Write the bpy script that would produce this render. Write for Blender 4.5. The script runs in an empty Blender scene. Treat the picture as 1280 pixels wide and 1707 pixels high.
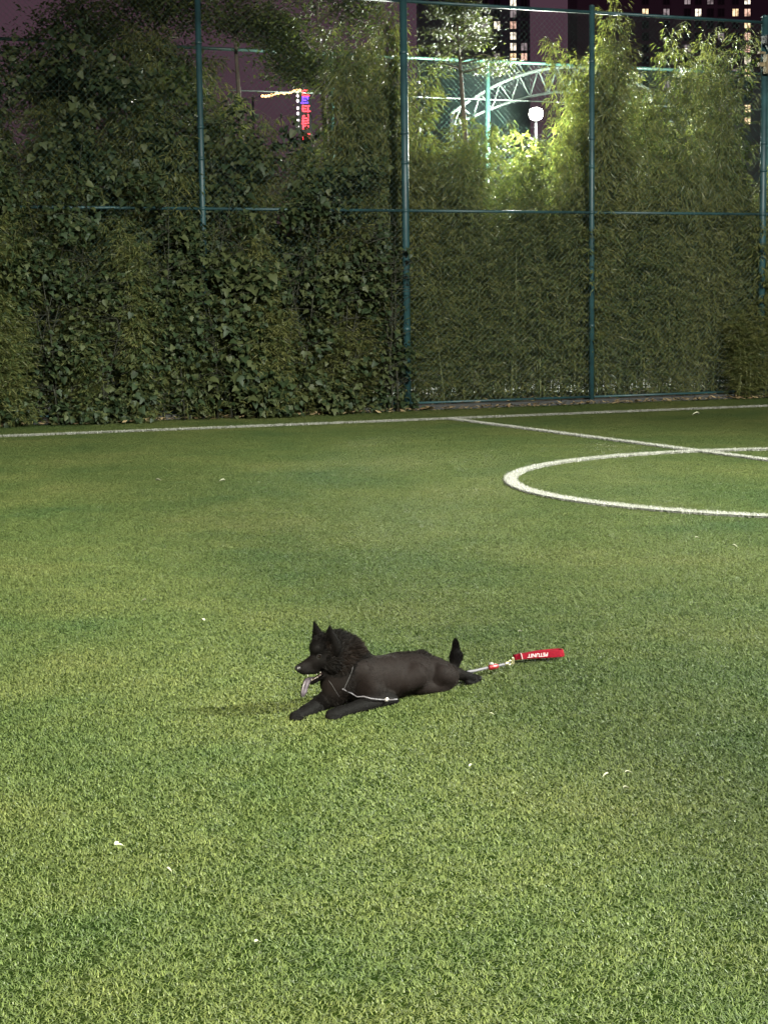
import bpy, bmesh, math, random
import numpy as np
from mathutils import Matrix, Vector
from mathutils.bvhtree import BVHTree

random.seed(7)
RNG = np.random.default_rng(7)
SC = bpy.context.scene
COL = SC.collection
R = math.radians

# ------------------------------------------------------------------ camera
CAM_H, F_PX, PITCH, ROLL = 1.5, 2890.0, R(6.68), R(-0.76)
cam_data = bpy.data.cameras.new('camera')
cam = bpy.data.objects.new('camera', cam_data)
COL.objects.link(cam)
cam_data.sensor_fit = 'VERTICAL'
cam_data.sensor_height = 24.0
cam_data.lens = F_PX / 1707.0 * 24.0
cam_data.clip_start = 0.1
cam_data.clip_end = 3000
CAM_ROT = Matrix.Rotation(math.pi / 2 - PITCH, 4, 'X') @ Matrix.Rotation(ROLL, 4, 'Z')
cam.matrix_world = Matrix.Translation((0, 0, CAM_H)) @ CAM_ROT
SC.camera = cam

# ------------------------------------------------------------------ night sky
world = bpy.data.worlds.new('World')
SC.world = world
world.use_nodes = True
wn = world.node_tree
wn.nodes.clear()
w_out = wn.nodes.new('ShaderNodeOutputWorld')
w_bg = wn.nodes.new('ShaderNodeBackground')
w_tc = wn.nodes.new('ShaderNodeTexCoord')
w_sep = wn.nodes.new('ShaderNodeSeparateXYZ')
w_ramp = wn.nodes.new('ShaderNodeValToRGB')
w_ramp.color_ramp.elements[0].position = 0.0
w_ramp.color_ramp.elements[0].color = (0.098, 0.052, 0.072, 1)
w_ramp.color_ramp.elements[1].position = 0.8
w_ramp.color_ramp.elements[1].color = (0.040, 0.020, 0.038, 1)
wn.links.new(w_tc.outputs['Generated'], w_sep.inputs[0])
wn.links.new(w_sep.outputs['Z'], w_ramp.inputs[0])
wn.links.new(w_ramp.outputs[0], w_bg.inputs['Color'])
w_bg.inputs['Strength'].default_value = 0.72
wn.links.new(w_bg.outputs[0], w_out.inputs[0])

SC.view_settings.view_transform = 'Standard'
SC.view_settings.look = 'None'
SC.view_settings.exposure = 0.18
SC.view_settings.gamma = 1.0
SC.view_settings.use_curve_mapping = False
SC.render.engine = 'CYCLES'
SC.cycles.use_denoising = True
SC.cycles.max_bounces = 5
SC.cycles.diffuse_bounces = 2
SC.cycles.glossy_bounces = 2
SC.cycles.transmission_bounces = 3
SC.cycles.sample_clamp_indirect = 4.0

# lamps of the pitch: each sits in the head of a floodlight mast built further down
#            position             aim               watts  colour            cone  blend
MAST_LAMPS = {
    'rear':  ((-3.0, -8.0, 9.0), (-1.4, 5.8, 0.0), 45000, (1.0, 0.95, 0.75), 44, 1.0),
    'side':  ((17.0, 7.5, 11.0), (-1.0, 11.0, 0.0), 70000, (0.96, 1.0, 0.88), 70, 0.9),
    'far':   ((9.0, -24.0, 17.0), (6.4, 19.0, 0.0), 175000, (1.0, 0.99, 0.90), 35, 1.0),
}
BACK_LAMP = 4600.0     # the lit floodlight beyond the hedge


# ------------------------------------------------------------------ geometry helpers
def ray(px, py):
    d = CAM_ROT.to_3x3() @ Vector(((px - 640) / F_PX, -(py - 853.5) / F_PX, -1.0))
    return d


def at(px, py, y):
    d = ray(px, py)
    return Vector((0, 0, CAM_H)) + d * (y / d.y)


def ground(px, py, z=0.0):
    d = ray(px, py)
    return Vector((0, 0, CAM_H)) + d * ((z - CAM_H) / d.z)


U = Vector((0.9246718, 0.38076511, 0))      # along the fence
N = Vector((-0.38076511, 0.9246718, 0))     # away from the pitch
FO = Vector((0.32858, 25.80474, 0))         # a point at the foot of the fence


def fp(u, n, z):
    return FO + U * u + N * n + Vector((0, 0, z))


FENCE_YAW = math.atan2(U.y, U.x)


def to_px(p):
    q = CAM_ROT.to_3x3().transposed() @ (Vector(p) - Vector((0, 0, CAM_H)))
    return 640 + F_PX * q.x / -q.z, 853.5 - F_PX * q.y / -q.z


def fence_at(px, py, n):
    """(u, z) where the sight line of a pixel meets the plane n metres behind the fence"""
    d = ray(px, py)
    o = FO + N * n
    t = (o.dot(N)) / d.dot(N)
    p = d * t
    return (p - o).dot(U), p.z + CAM_H


def np_mesh(name, verts, faces, mats=(), smooth=False, fattr=None, mat_index=None):
    """verts (V,3), faces (F,k) with one k"""
    verts = np.asarray(verts, dtype=np.float32)
    faces = np.asarray(faces, dtype=np.int32)
    me = bpy.data.meshes.new(name)
    me.vertices.add(len(verts))
    me.vertices.foreach_set('co', verts.ravel())
    k = faces.shape[1]
    me.loops.add(faces.size)
    me.loops.foreach_set('vertex_index', faces.ravel())
    me.polygons.add(len(faces))
    me.polygons.foreach_set('loop_start', np.arange(0, faces.size, k, dtype=np.int32))
    me.polygons.foreach_set('use_smooth', np.full(len(faces), smooth, dtype=bool))
    if mat_index is not None:
        me.polygons.foreach_set('material_index', np.asarray(mat_index, dtype=np.int32))
    for m in mats:
        me.materials.append(m)
    me.update(calc_edges=True)
    for an, vals in (fattr or {}).items():
        a = me.attributes.new(an, 'FLOAT', 'FACE')
        a.data.foreach_set('value', np.asarray(vals, dtype=np.float32))
    return me


def link(name, me, parent=None, label=None, cat=None, group=None, kind=None, mat=None):
    if mat is not None and not me.materials:
        me.materials.append(mat)
    o = bpy.data.objects.new(name, me)
    COL.objects.link(o)
    if parent is not None:
        o.parent = parent
    tag(o, label, cat, group, kind)
    return o


def tag(o, label=None, cat=None, group=None, kind=None):
    if label:
        o['label'] = label
    if cat:
        o['category'] = cat
    if group:
        o['group'] = group
    if kind:
        o['kind'] = kind
    return o


def thing(name, label, cat, loc=(0, 0, 0), rz=0.0, group=None):
    o = bpy.data.objects.new(name, None)
    o.empty_display_size = 0.2
    o.location = loc
    o.rotation_euler = (0, 0, rz)
    COL.objects.link(o)
    return tag(o, label, cat, group)


def copy_tree(o, parent=None):
    c = o.copy()
    COL.objects.link(c)
    if parent is not None:
        c.parent = parent
    for ch in list(o.children):
        copy_tree(ch, c)
    return c


class MB:
    """collects quads/tris of boxes, tubes, ... and builds ONE mesh"""

    def __init__(self):
        self.v, self.f = [], []

    def add(self, vs, fs):
        b = len(self.v)
        self.v += [tuple(p) for p in vs]
        self.f += [tuple(i + b for i in f) for f in fs]

    def box(self, c, s, m=None):
        vs = [Vector((x * s[0] / 2, y * s[1] / 2, z * s[2] / 2)) for x in (-1, 1) for y in (-1, 1) for z in (-1, 1)]
        if m is not None:
            vs = [m @ p for p in vs]
        c = Vector(c)
        self.add([p + c for p in vs], [(0, 1, 3, 2), (4, 6, 7, 5), (0, 4, 5, 1), (2, 3, 7, 6), (0, 2, 6, 4), (1, 5, 7, 3)])
        return self

    def tube(self, pts, r, k=8, caps=True, closed=False):
        pts = [Vector(p) for p in pts]
        n = len(pts)
        rs = r if isinstance(r, (list, tuple)) else [r] * n
        rings = []
        ref = None
        for i, p in enumerate(pts):
            a = pts[(i - 1) % n] if (closed or i > 0) else p
            b = pts[(i + 1) % n] if (closed or i < n - 1) else p
            t = (b - a).normalized()
            if ref is None:
                ref = Vector((0, 0, 1)) if abs(t.z) < 0.9 else Vector((1, 0, 0))
            x = t.cross(ref)
            if x.length < 1e-6:
                x = t.orthogonal()
            x.normalize()
            y = x.cross(t).normalized()
            ref = y
            rings.append([p + (x * math.cos(2 * math.pi * j / k) + y * math.sin(2 * math.pi * j / k)) * rs[i] for j in range(k)])
        vs = [q for g in rings for q in g]
        fs = []
        for i in range(n if closed else n - 1):
            i2 = (i + 1) % n
            for j in range(k):
                j2 = (j + 1) % k
                fs.append((i * k + j, i * k + j2, i2 * k + j2, i2 * k + j))
        if caps and not closed:
            fs.append(tuple(reversed(range(k))))
            fs.append(tuple((n - 1) * k + j for j in range(k)))
        self.add(vs, fs)
        return self

    def ball(self, c, r, seg=10, rings=7, sc=(1, 1, 1), m=None):
        c = Vector(c)
        vs, fs = [], []
        vs.append(Vector((0, 0, r * sc[2])))
        for i in range(1, rings):
            th = math.pi * i / rings
            for j in range(seg):
                ph = 2 * math.pi * j / seg
                vs.append(Vector((r * math.sin(th) * math.cos(ph) * sc[0], r * math.sin(th) * math.sin(ph) * sc[1], r * math.cos(th) * sc[2])))
        vs.append(Vector((0, 0, -r * sc[2])))
        for j in range(seg):
            fs.append((0, 1 + j, 1 + (j + 1) % seg))
        for i in range(rings - 2):
            for j in range(seg):
                a = 1 + i * seg
                fs.append((a + j, a + seg + j, a + seg + (j + 1) % seg, a + (j + 1) % seg))
        e = len(vs) - 1
        a = 1 + (rings - 2) * seg
        for j in range(seg):
            fs.append((e, a + (j + 1) % seg, a + j))
        if m is not None:
            vs = [m @ p for p in vs]
        self.add([p + c for p in vs], fs)
        return self

    def build(self, name, mat, parent=None, smooth=False, **kw):
        me = bpy.data.meshes.new(name)
        me.from_pydata(self.v, [], self.f)
        if smooth:
            me.polygons.foreach_set('use_smooth', [True] * len(me.polygons))
        for m_ in (mat if isinstance(mat, (list, tuple)) else [mat]):
            me.materials.append(m_)
        me.update()
        return link(name, me, parent, **kw)


# ------------------------------------------------------------------ materials
def new_mat(name):
    m = bpy.data.materials.new(name)
    m.use_nodes = True
    nt = m.node_tree
    return m, nt, nt.nodes['Principled BSDF']


def nd(nt, typ, **kw):
    n = nt.nodes.new(typ)
    for k, v in kw.items():
        setattr(n, k, v)
    return n


def noise(nt, scale, detail=3, rough=0.55, coord=None):
    n = nd(nt, 'ShaderNodeTexNoise')
    n.inputs['Scale'].default_value = scale
    n.inputs['Detail'].default_value = detail
    n.inputs['Roughness'].default_value = rough
    if coord is None:
        g = nd(nt, 'ShaderNodeNewGeometry')
        coord = g.outputs['Position']
    nt.links.new(coord, n.inputs['Vector'])
    return n.outputs['Fac']


def ramp(nt, fac, stops):
    r = nd(nt, 'ShaderNodeValToRGB')
    el = r.color_ramp.elements
    while len(el) < len(stops):
        el.new(0.5)
    for e, (p, c) in zip(el, stops):
        e.position = p
        e.color = (*c, 1)
    nt.links.new(fac, r.inputs[0])
    return r.outputs[0]


def mixc(nt, fac, a, b, mode='MIX'):
    m = nd(nt, 'ShaderNodeMix', data_type='RGBA', blend_type=mode)
    for s, v in ((m.inputs['Factor'], fac), (m.inputs['A'], a), (m.inputs['B'], b)):
        pass
    ins = [i for i in m.inputs]
    fa = m.inputs[0]
    a_, b_ = [i for i in m.inputs if i.type == 'RGBA'][:2]
    for s, v in ((fa, fac), (a_, a), (b_, b)):
        if isinstance(v, (int, float)):
            s.default_value = v
        elif isinstance(v, tuple):
            s.default_value = (*v, 1)
        else:
            nt.links.new(v, s)
    return [o for o in m.outputs if o.type == 'RGBA'][0]


def bump(nt, bs, h, strength=0.3, dist=0.01):
    b = nd(nt, 'ShaderNodeBump')
    b.inputs['Strength'].default_value = strength
    b.inputs['Distance'].default_value = dist
    nt.links.new(h, b.inputs['Height'])
    nt.links.new(b.outputs[0], bs.inputs['Normal'])


def attr(nt, name):
    a = nd(nt, 'ShaderNodeAttribute', attribute_name=name)
    return a.outputs['Fac']


def simple(name, col, rough=0.6, metal=0.0, var=0.25, scale=8.0, bumpy=0.0, coord='obj'):
    m, nt, b = new_mat(name)
    tc = nd(nt, 'ShaderNodeTexCoord').outputs['Object']
    f = noise(nt, scale, 4, 0.6, tc)
    lo = tuple(c * (1 - var) for c in col)
    hi = tuple(min(1, c * (1 + var)) for c in col)
    nt.links.new(ramp(nt, f, [(0.3, lo), (0.7, hi)]), b.inputs['Base Color'])
    b.inputs['Roughness'].default_value = rough
    b.inputs['Metallic'].default_value = metal
    if bumpy:
        bump(nt, b, f, bumpy, 0.004)
    return m


def emit(name, col, strength):
    m, nt, b = new_mat(name)
    b.inputs['Base Color'].default_value = (*col, 1)
    b.inputs['Emission Color'].default_value = (*col, 1)
    b.inputs['Emission Strength'].default_value = strength
    return m


def leaf_mat(name, stops, trans=0.35, rough=0.5, patch=None):
    """leaf colour by a per-leaf random number and a per-plant one, with light through the blade"""
    m, nt, b = new_mat(name)
    oi = nd(nt, 'ShaderNodeObjectInfo').outputs['Random']
    f = attr(nt, 'rnd')
    mm = nd(nt, 'ShaderNodeMath', operation='MULTIPLY_ADD')
    nt.links.new(oi, mm.inputs[0])
    mm.inputs[1].default_value = 0.22
    s2 = nd(nt, 'ShaderNodeMath', operation='MULTIPLY_ADD')
    nt.links.new(f, s2.inputs[0])
    s2.inputs[1].default_value = 0.78
    nt.links.new(s2.outputs[0], mm.inputs[2])
    c = ramp(nt, mm.outputs[0], stops)
    nt.links.new(c, b.inputs['Base Color'])
    b.inputs['Roughness'].default_value = rough
    t = nd(nt, 'ShaderNodeBsdfTranslucent')
    tcol = mixc(nt, 1.0, c, (1.3, 1.4, 0.75), 'MULTIPLY')
    nt.links.new(tcol, t.inputs['Color'])
    mx = nd(nt, 'ShaderNodeMixShader')
    mx.inputs[0].default_value = trans
    nt.links.new(b.outputs[0], mx.inputs[1])
    nt.links.new(t.outputs[0], mx.inputs[2])
    nt.links.new(mx.outputs[0], nt.nodes['Material Output'].inputs[0])
    return m


M = {}
M['bamboo_leaf'] = leaf_mat('bamboo_leaf', [(0.0, (0.020, 0.034, 0.013)), (0.45, (0.046, 0.074, 0.026)), (0.8, (0.084, 0.116, 0.040)), (1.0, (0.16, 0.165, 0.055))], 0.38, 0.45)
M['broad_leaf'] = leaf_mat('broad_leaf', [(0.0, (0.008, 0.016, 0.007)), (0.5, (0.015, 0.030, 0.012)), (0.9, (0.028, 0.050, 0.017)), (1.0, (0.06, 0.075, 0.025))], 0.25, 0.6)
M['tree_leaf'] = leaf_mat('tree_leaf', [(0.0, (0.022, 0.036, 0.014)), (0.5, (0.040, 0.060, 0.021)), (1.0, (0.085, 0.10, 0.034))], 0.35, 0.5)
M['culm'] = simple('culm', (0.10, 0.115, 0.04), 0.45, var=0.4, scale=5)
M['stem'] = simple('green_stem', (0.022, 0.024, 0.013), 0.8, var=0.4, scale=9)
M['bark'] = simple('bark', (0.075, 0.06, 0.045), 0.9, var=0.45, scale=9, bumpy=0.6)
M['teal'] = simple('teal_paint', (0.014, 0.046, 0.050), 0.5, var=0.35, scale=3.5, bumpy=0.05)
M['wire'] = simple('green_wire', (0.022, 0.055, 0.045), 0.5, var=0.3, scale=6)
M['backgreen'] = simple('green_pipe_paint', (0.022, 0.058, 0.048), 0.45, var=0.25, scale=3)
M['steel'] = simple('pale_steel', (0.15, 0.18, 0.165), 0.45, 0.3, var=0.2)
M['darkmetal'] = simple('dark_metal', (0.03, 0.03, 0.032), 0.5, 0.6)
M['blackmetal'] = simple('black_metal', (0.006, 0.006, 0.007), 0.7)
M['kerb'] = simple('kerb_concrete', (0.030, 0.033, 0.032), 0.8, var=0.4, scale=6, bumpy=0.4)
M['black_pipe'] = simple('black_pipe', (0.025, 0.028, 0.03), 0.4)


def turf_colour(nt):
    """worn patches: yellowed and greener fibre, on the pitch itself"""
    big = noise(nt, 0.55, 4, 0.62)
    mid = noise(nt, 2.6, 4, 0.6)
    mm = nd(nt, 'ShaderNodeMath', operation='MULTIPLY_ADD')
    nt.links.new(mid, mm.inputs[0])
    mm.inputs[1].default_value = 0.32
    nt.links.new(big, mm.inputs[2])
    return ramp(nt, mm.outputs[0], [(0.42, (0.058, 0.098, 0.034)), (0.60, (0.086, 0.118, 0.038)), (0.76, (0.112, 0.136, 0.045)), (0.94, (0.142, 0.152, 0.058))])


def blade_mat(name, base=None):
    m, nt, b = new_mat(name)
    c = turf_colour(nt) if base is None else base
    f = attr(nt, 'rnd')
    v = ramp(nt, f, [(0.0, (0.42, 0.48, 0.42)), (0.5, (0.95, 0.97, 0.93)), (0.9, (1.28, 1.25, 1.15)), (1.0, (1.6, 1.5, 1.35))])
    if base is None:
        c = mixc(nt, 1.0, c, v, 'MULTIPLY')
        nt.links.new(c, b.inputs['Base Color'])
    else:
        c = ramp(nt, f, [(0, tuple(x * 0.72 for x in base)), (1, base)])
        nt.links.new(c, b.inputs['Base Color'])
    b.inputs['Roughness'].default_value = 0.48
    b.inputs['Specular IOR Level'].default_value = 0.35
    t = nd(nt, 'ShaderNodeBsdfTranslucent')
    nt.links.new(c, t.inputs['Color'])
    mx = nd(nt, 'ShaderNodeMixShader')
    mx.inputs[0].default_value = 0.2
    nt.links.new(b.outputs[0], mx.inputs[1])
    nt.links.new(t.outputs[0], mx.inputs[2])
    nt.links.new(mx.outputs[0], nt.nodes['Material Output'].inputs[0])
    return m


M['blade'] = blade_mat('turf_fibre')
M['white_blade'] = blade_mat('white_turf_fibre', (0.45, 0.45, 0.40))

m, nt, b = new_mat('turf_backing')
tcol = turf_colour(nt)
nt.links.new(mixc(nt, 1.0, tcol, (0.12, 0.16, 0.10), 'MULTIPLY'), b.inputs['Base Color'])
b.inputs['Roughness'].default_value = 1.0
b.inputs['Specular IOR Level'].default_value = 0.0
bump(nt, b, noise(nt, 160, 4), 0.6, 0.01)
M['turf_base'] = m

m, nt, b = new_mat('court_ground')
nt.links.new(ramp(nt, noise(nt, 0.8, 6, 0.65), [(0.3, (0.16, 0.165, 0.16)), (0.7, (0.34, 0.34, 0.32))]), b.inputs['Base Color'])
b.inputs['Roughness'].default_value = 0.9
M['court'] = m

m, nt, b = new_mat('soil')
nt.links.new(ramp(nt, noise(nt, 9, 6, 0.7), [(0.3, (0.022, 0.016, 0.010)), (0.7, (0.075, 0.055, 0.035))]), b.inputs['Base Color'])
b.inputs['Roughness'].default_value = 1.0
bump(nt, b, noise(nt, 40, 5), 0.8, 0.03)
M['soil'] = m


# ------------------------------------------------------------------ setting
def sheet(name, pts, z, mat):
    me = bpy.data.meshes.new(name)
    me.from_pydata([(p[0], p[1], z) for p in pts], [], [tuple(range(len(pts)))])
    me.materials.append(mat)
    return link(name, me, kind='structure')


def quad_fence(u0, u1, n0, n1):
    return [fp(u0, n0, 0), fp(u1, n0, 0), fp(u1, n1, 0), fp(u0, n1, 0)]


sheet('ground', [(-1200, -200), (1200, -200), (1200, 1400), (-1200, 1400)], -0.020, M['court'])
sheet('turf_pitch', quad_fence(-26, 34, -46, -0.06), -0.008, M['turf_base'])


def soil_bed():
    nu, nn = 90, 10
    vs, fs = [], []
    for i in range(nu + 1):
        for j in range(nn + 1):
            n = -0.05 + 3.2 * j / nn
            edge = min(1, (nn - j) / 2.0) * min(1, j / 1.5)
            z = -0.012 + edge * (0.05 + 0.06 * random.random())
            p = fp(-14 + 30 * i / nu, n, z)
            vs.append(p)
    for i in range(nu):
        for j in range(nn):
            a = i * (nn + 1) + j
            fs.append((a, a + nn + 1, a + nn + 2, a + 1))
    me = bpy.data.meshes.new('soil_bed')
    me.from_pydata(vs, [], fs)
    me.polygons.foreach_set('use_smooth', [True] * len(fs))
    me.materials.append(M['soil'])
    link('soil_bed', me, kind='structure')


soil_bed()
kerb = MB().box(fp(1.4, 0, -.004), (28.8, .085, .05), Matrix.Rotation(FENCE_YAW, 3, 'Z')).build('kerb', M['soil'], kind='structure')
for i in range(24):     # edging stones at the foot of the fence
    mb2 = MB()
    mb2.box(fp(-12.4 + i * 1.2, 0.0, 0.02 + random.uniform(-.004, .004)), (1.185, 0.10, 0.085), Matrix.Rotation(FENCE_YAW + random.uniform(-.004, .004), 3, 'Z'))
    mb2.build('kerb_stone', M['kerb'], kerb)


# ------------------------------------------------------------------ turf
def ribbons(base, az, lean, h, w, segs=2):
    """curved blades: root, middle, tip; returns verts, quads"""
    n = len(base)
    d = np.stack([np.cos(az), np.sin(az), np.zeros(n)], 1)
    s = np.stack([-np.sin(az), np.cos(az), np.zeros(n)], 1)
    up = np.array([0, 0, 1.0])
    rows = []
    for t, wt in ((0.0, 1.0), (0.5, 0.95), (1.0, 0.25)):
        c = base + d * (lean * (t ** 1.7))[:, None] + up * (h * (t - 0.28 * t * t) / 0.72)[:, None]
        rows.append(c - s * (w * wt / 2)[:, None])
        rows.append(c + s * (w * wt / 2)[:, None])
    v = np.stack(rows, 1).reshape(-1, 3)
    b = np.arange(n)[:, None] * 6
    f = np.concatenate([b + np.array([0, 1, 3, 2]), b + np.array([2, 3, 5, 4])], 1).reshape(-1, 4)
    return v, f


def turf_patch(rad, dens, tall=1.0):
    n = int(dens * .25)
    r = rad * np.sqrt(1 - np.sqrt(RNG.random(n)))
    a = RNG.random(n) * 2 * np.pi
    base = np.stack([r * np.cos(a), r * np.sin(a), np.full(n, -0.008)], 1)
    # swept in loose swirls
    x, y = base[:, 0], base[:, 1]
    sw = 1.0 * np.sin(23 * x + 3 * np.sin(17 * y)) + 1.0 * np.sin(27 * y + 2.7 * np.sin(19 * x))
    az = np.where(RNG.random(n) < .5, 0, np.pi) + sw + RNG.normal(0, .9, n)
    h = RNG.uniform(0.003, 0.009, n) * tall
    lean = RNG.uniform(0.006, 0.017, n)
    w = RNG.uniform(0.0017, 0.0030, n)
    v, f = ribbons(base, az, lean, h, w)
    rnd = np.repeat(RNG.random(n), 2)
    return v, f, rnd


def turf():
    v, f, rnd = turf_patch(0.66, 30000)
    me = np_mesh('turf_fibres', v, f, [M['blade']], False, {'rnd': rnd})
    o = link('grass', me, kind='stuff')
    # the places where the patch is laid: all of the pitch one can see and a good step to each side
    sp = 0.5
    pts = []
    for i in range(int(40 / sp)):
        for j in range(int(28 / sp)):
            x, y = -14 + (i + .5 * (j % 2)) * sp, 2.0 + j * sp
            p = Vector((x, y, 0))
            q = p - FO
            if q.dot(N) > -0.40:
                continue
            if abs(x) > 0.235 * y + 1.5:
                continue
            pts.append((x, y, 0))
    pm = bpy.data.meshes.new('turf_points')
    pm.from_pydata(pts, [], [])
    ng = bpy.data.node_groups.new('lay_turf', 'GeometryNodeTree')
    ng.interface.new_socket('Geometry', in_out='INPUT', socket_type='NodeSocketGeometry')
    ng.interface.new_socket('Geometry', in_out='OUTPUT', socket_type='NodeSocketGeometry')
    gi = ng.nodes.new('NodeGroupInput')
    go = ng.nodes.new('NodeGroupOutput')
    # points are kept in the same mesh as loose vertices flagged by an attribute
    nv = len(v)
    allv = np.concatenate([v, np.array(pts)], 0)
    me2 = np_mesh('turf_fibres', allv, f, [M['blade']], False, {'rnd': rnd})
    a = me2.attributes.new('spot', 'BOOLEAN', 'POINT')
    a.data.foreach_set('value', np.concatenate([np.zeros(nv, bool), np.ones(len(pts), bool)]))
    o.data = me2
    na = ng.nodes.new('GeometryNodeInputNamedAttribute')
    na.data_type = 'BOOLEAN'
    na.inputs[0].default_value = 'spot'
    sg = ng.nodes.new('GeometryNodeSeparateGeometry')
    sg.domain = 'POINT'
    ng.links.new(gi.outputs[0], sg.inputs[0])
    ng.links.new(na.outputs[0], sg.inputs[1])
    ip = ng.nodes.new('GeometryNodeInstanceOnPoints')
    ng.links.new(sg.outputs[0], ip.inputs['Points'])
    ng.links.new(sg.outputs[1], ip.inputs['Instance'])
    rv = ng.nodes.new('FunctionNodeRandomValue')
    rv.data_type = 'FLOAT_VECTOR'
    rv.inputs[0].default_value = (0, 0, 0)
    rv.inputs[1].default_value = (0, 0, 6.2832)
    ng.links.new(rv.outputs[0], ip.inputs['Rotation'])
    ng.links.new(ip.outputs[0], go.inputs[0])
    md = o.modifiers.new('lay_turf', 'NODES')
    md.node_group = ng
    bpy.data.meshes.remove(pm)


turf()

# white lines woven into the turf
CIRC = Vector((4.13, 14.86, 0))
CIRC_R = 3.03
TP, TD = Vector((0.54, 23.45, 0)), Vector((0.925, 0.381, 0)).normalized()
HP, HD = Vector((2.5, 19.61, 0)), Vector((0.375, -0.927, 0)).normalized()


def line_strip(name, path, w):
    """a band of white fibres along a path of points"""
    path = [Vector(p) for p in path]
    vs, fs = [], []
    bases = []
    for i, p in enumerate(path):
        a, b = path[max(0, i - 1)], path[min(len(path) - 1, i + 1)]
        t = (b - a).normalized()
        s = Vector((-t.y, t.x, 0))
        vs += [p - s * (w / 2 - .004) + Vector((0, 0, 0.012)), p + s * (w / 2 - .004) + Vector((0, 0, 0.012))]
        if i < len(path) - 1:
            L = (path[i + 1] - p).length
            k = max(1, int(L * w * 15000))
            for _ in range(k):
                q = p.lerp(path[i + 1], random.random()) + s * ((random.random() - .5) * w + random.gauss(0, .005))
                bases.append((q.x, q.y, -0.004))
    for i in range(len(path) - 1):
        fs.append((2 * i, 2 * i + 1, 2 * i + 3, 2 * i + 2))
    bases = np.array(bases)
    n = len(bases)
    v, f = ribbons(bases, RNG.random(n) * 6.28, RNG.uniform(.006, .024, n), RNG.uniform(.022, .034, n), RNG.uniform(.002, .0038, n))
    allv = np.concatenate([v, np.array([tuple(p) for p in vs])], 0)
    allf = np.concatenate([f, np.array(fs) + len(v)], 0)
    rnd = np.concatenate([np.repeat(RNG.random(n), 2), np.full(len(fs), .4)])
    me = np_mesh(name, allv, allf, [M['white_blade']], False, {'rnd': rnd})
    return link(name, me, kind='structure')


def straight(a, b, step=0.4):
    n = max(2, int((b - a).length / step))
    return [a.lerp(b, i / n) for i in range(n + 1)]


line_strip('touch_line', straight(TP - TD * 9, TP + TD * 12), 0.075)
tq = TP + TD * ((HP - TP).dot(TD))
hx = HP + HD * (((TP - HP).dot(N) + 0.0) / HD.dot(N))
line_strip('halfway_line', straight(hx + HD * 0.05, hx + HD * 13.5), 0.078)
line_strip('centre_circle_line', [CIRC + Vector((math.cos(a), math.sin(a), 0)) * CIRC_R for a in [R(25 + 3.0 * i) for i in range(0, 109)]], 0.105)


# ------------------------------------------------------------------ fences
def clamp_ring(mb, p, r):
    mb.tube([Vector(p) + Vector((0, 0, -.025)), Vector(p) + Vector((0, 0, .025))], r, 12)


def wire_panel(u0, u1, z0, z1, n, pitch, r, axis_u, org):
    """diamond mesh of two families of straight wires, in a panel"""
    vs, fs = [], []
    w, h = u1 - u0, z1 - z0

    def seg(a, b):
        bs = len(vs)
        d = (b - a).normalized()
        x = d.cross(Vector((0, 1, 0))).normalized()
        y = Vector((0, 1, 0))
        for p in (a, b):
            for k in range(3):
                an = 2 * math.pi * k / 3
                vs.append(p + x * math.cos(an) * r + y * math.sin(an) * r)
        for k in range(3):
            k2 = (k + 1) % 3
            fs.append((bs + k, bs + k2, bs + 3 + k2, bs + 3 + k))

    c = -h
    while c < w:
        for sgn in (0, 1):
            a_u, b_u = max(0, c), min(w, c + h)
            if b_u - a_u < 0.01:
                continue
            za, zb = a_u - c, b_u - c
            off = r * (1 if sgn else -1)
            if sgn:
                seg(Vector((w - a_u + u0, n + off, z0 + za)), Vector((w - b_u + u0, n + off, z0 + zb)))
            else:
                seg(Vector((a_u + u0, n + off, z0 + za)), Vector((b_u + u0, n + off, z0 + zb)))
        c += pitch
    me = bpy.data.meshes.new('wire_mesh')
    me.from_pydata(vs, [], fs)
    me.materials.append(M['wire'])
    return me


def main_fence():
    root = thing('chain_link_fence', 'tall dark teal chain link fence along the pitch edge, grown through by bamboo', 'fence', FO, FENCE_YAW)
    posts = [(-9.2, .04), (-6.12, .055), (-3.04, .042), (0.05, .055), (3.16, .042), (6.28, .055), (9.4, .042)]
    for u, r in posts:
        mb = MB()
        mb.tube([(u, 0, -.02), (u, 0, 6.02)], r, 14)
        mb.ball((u, 0, 6.02), r * 1.05, 12, 6, (1, 1, .55))
        mb.build('post', M['teal'], root, True)
        mb = MB()
        for z in (2.93, 3.62, 4.05, 1.2, 5.2):
            clamp_ring(mb, (u, 0, z), r + .006)
        mb.build('clamp', M['teal'], root, True, kind='stuff')
    for (ua, ra), (ub, rb) in zip(posts[:-1], posts[1:]):
        for z, nm, rr in ((5.93, 'top_rail', .024), (2.93, 'middle_rail', .022), (0.10, 'bottom_rail', .018)):
            MB().tube([(ua + ra - .01, 0, z), (ub - rb + .01, 0, z)], rr, 10).build(nm, M['teal'], root, True)
        me = wire_panel(ua + ra, ub - rb, 0.12, 5.91, -0.032, 0.085, 0.0013, None, None)
        link('wire_mesh', me, root, kind='stuff')


main_fence()


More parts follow.
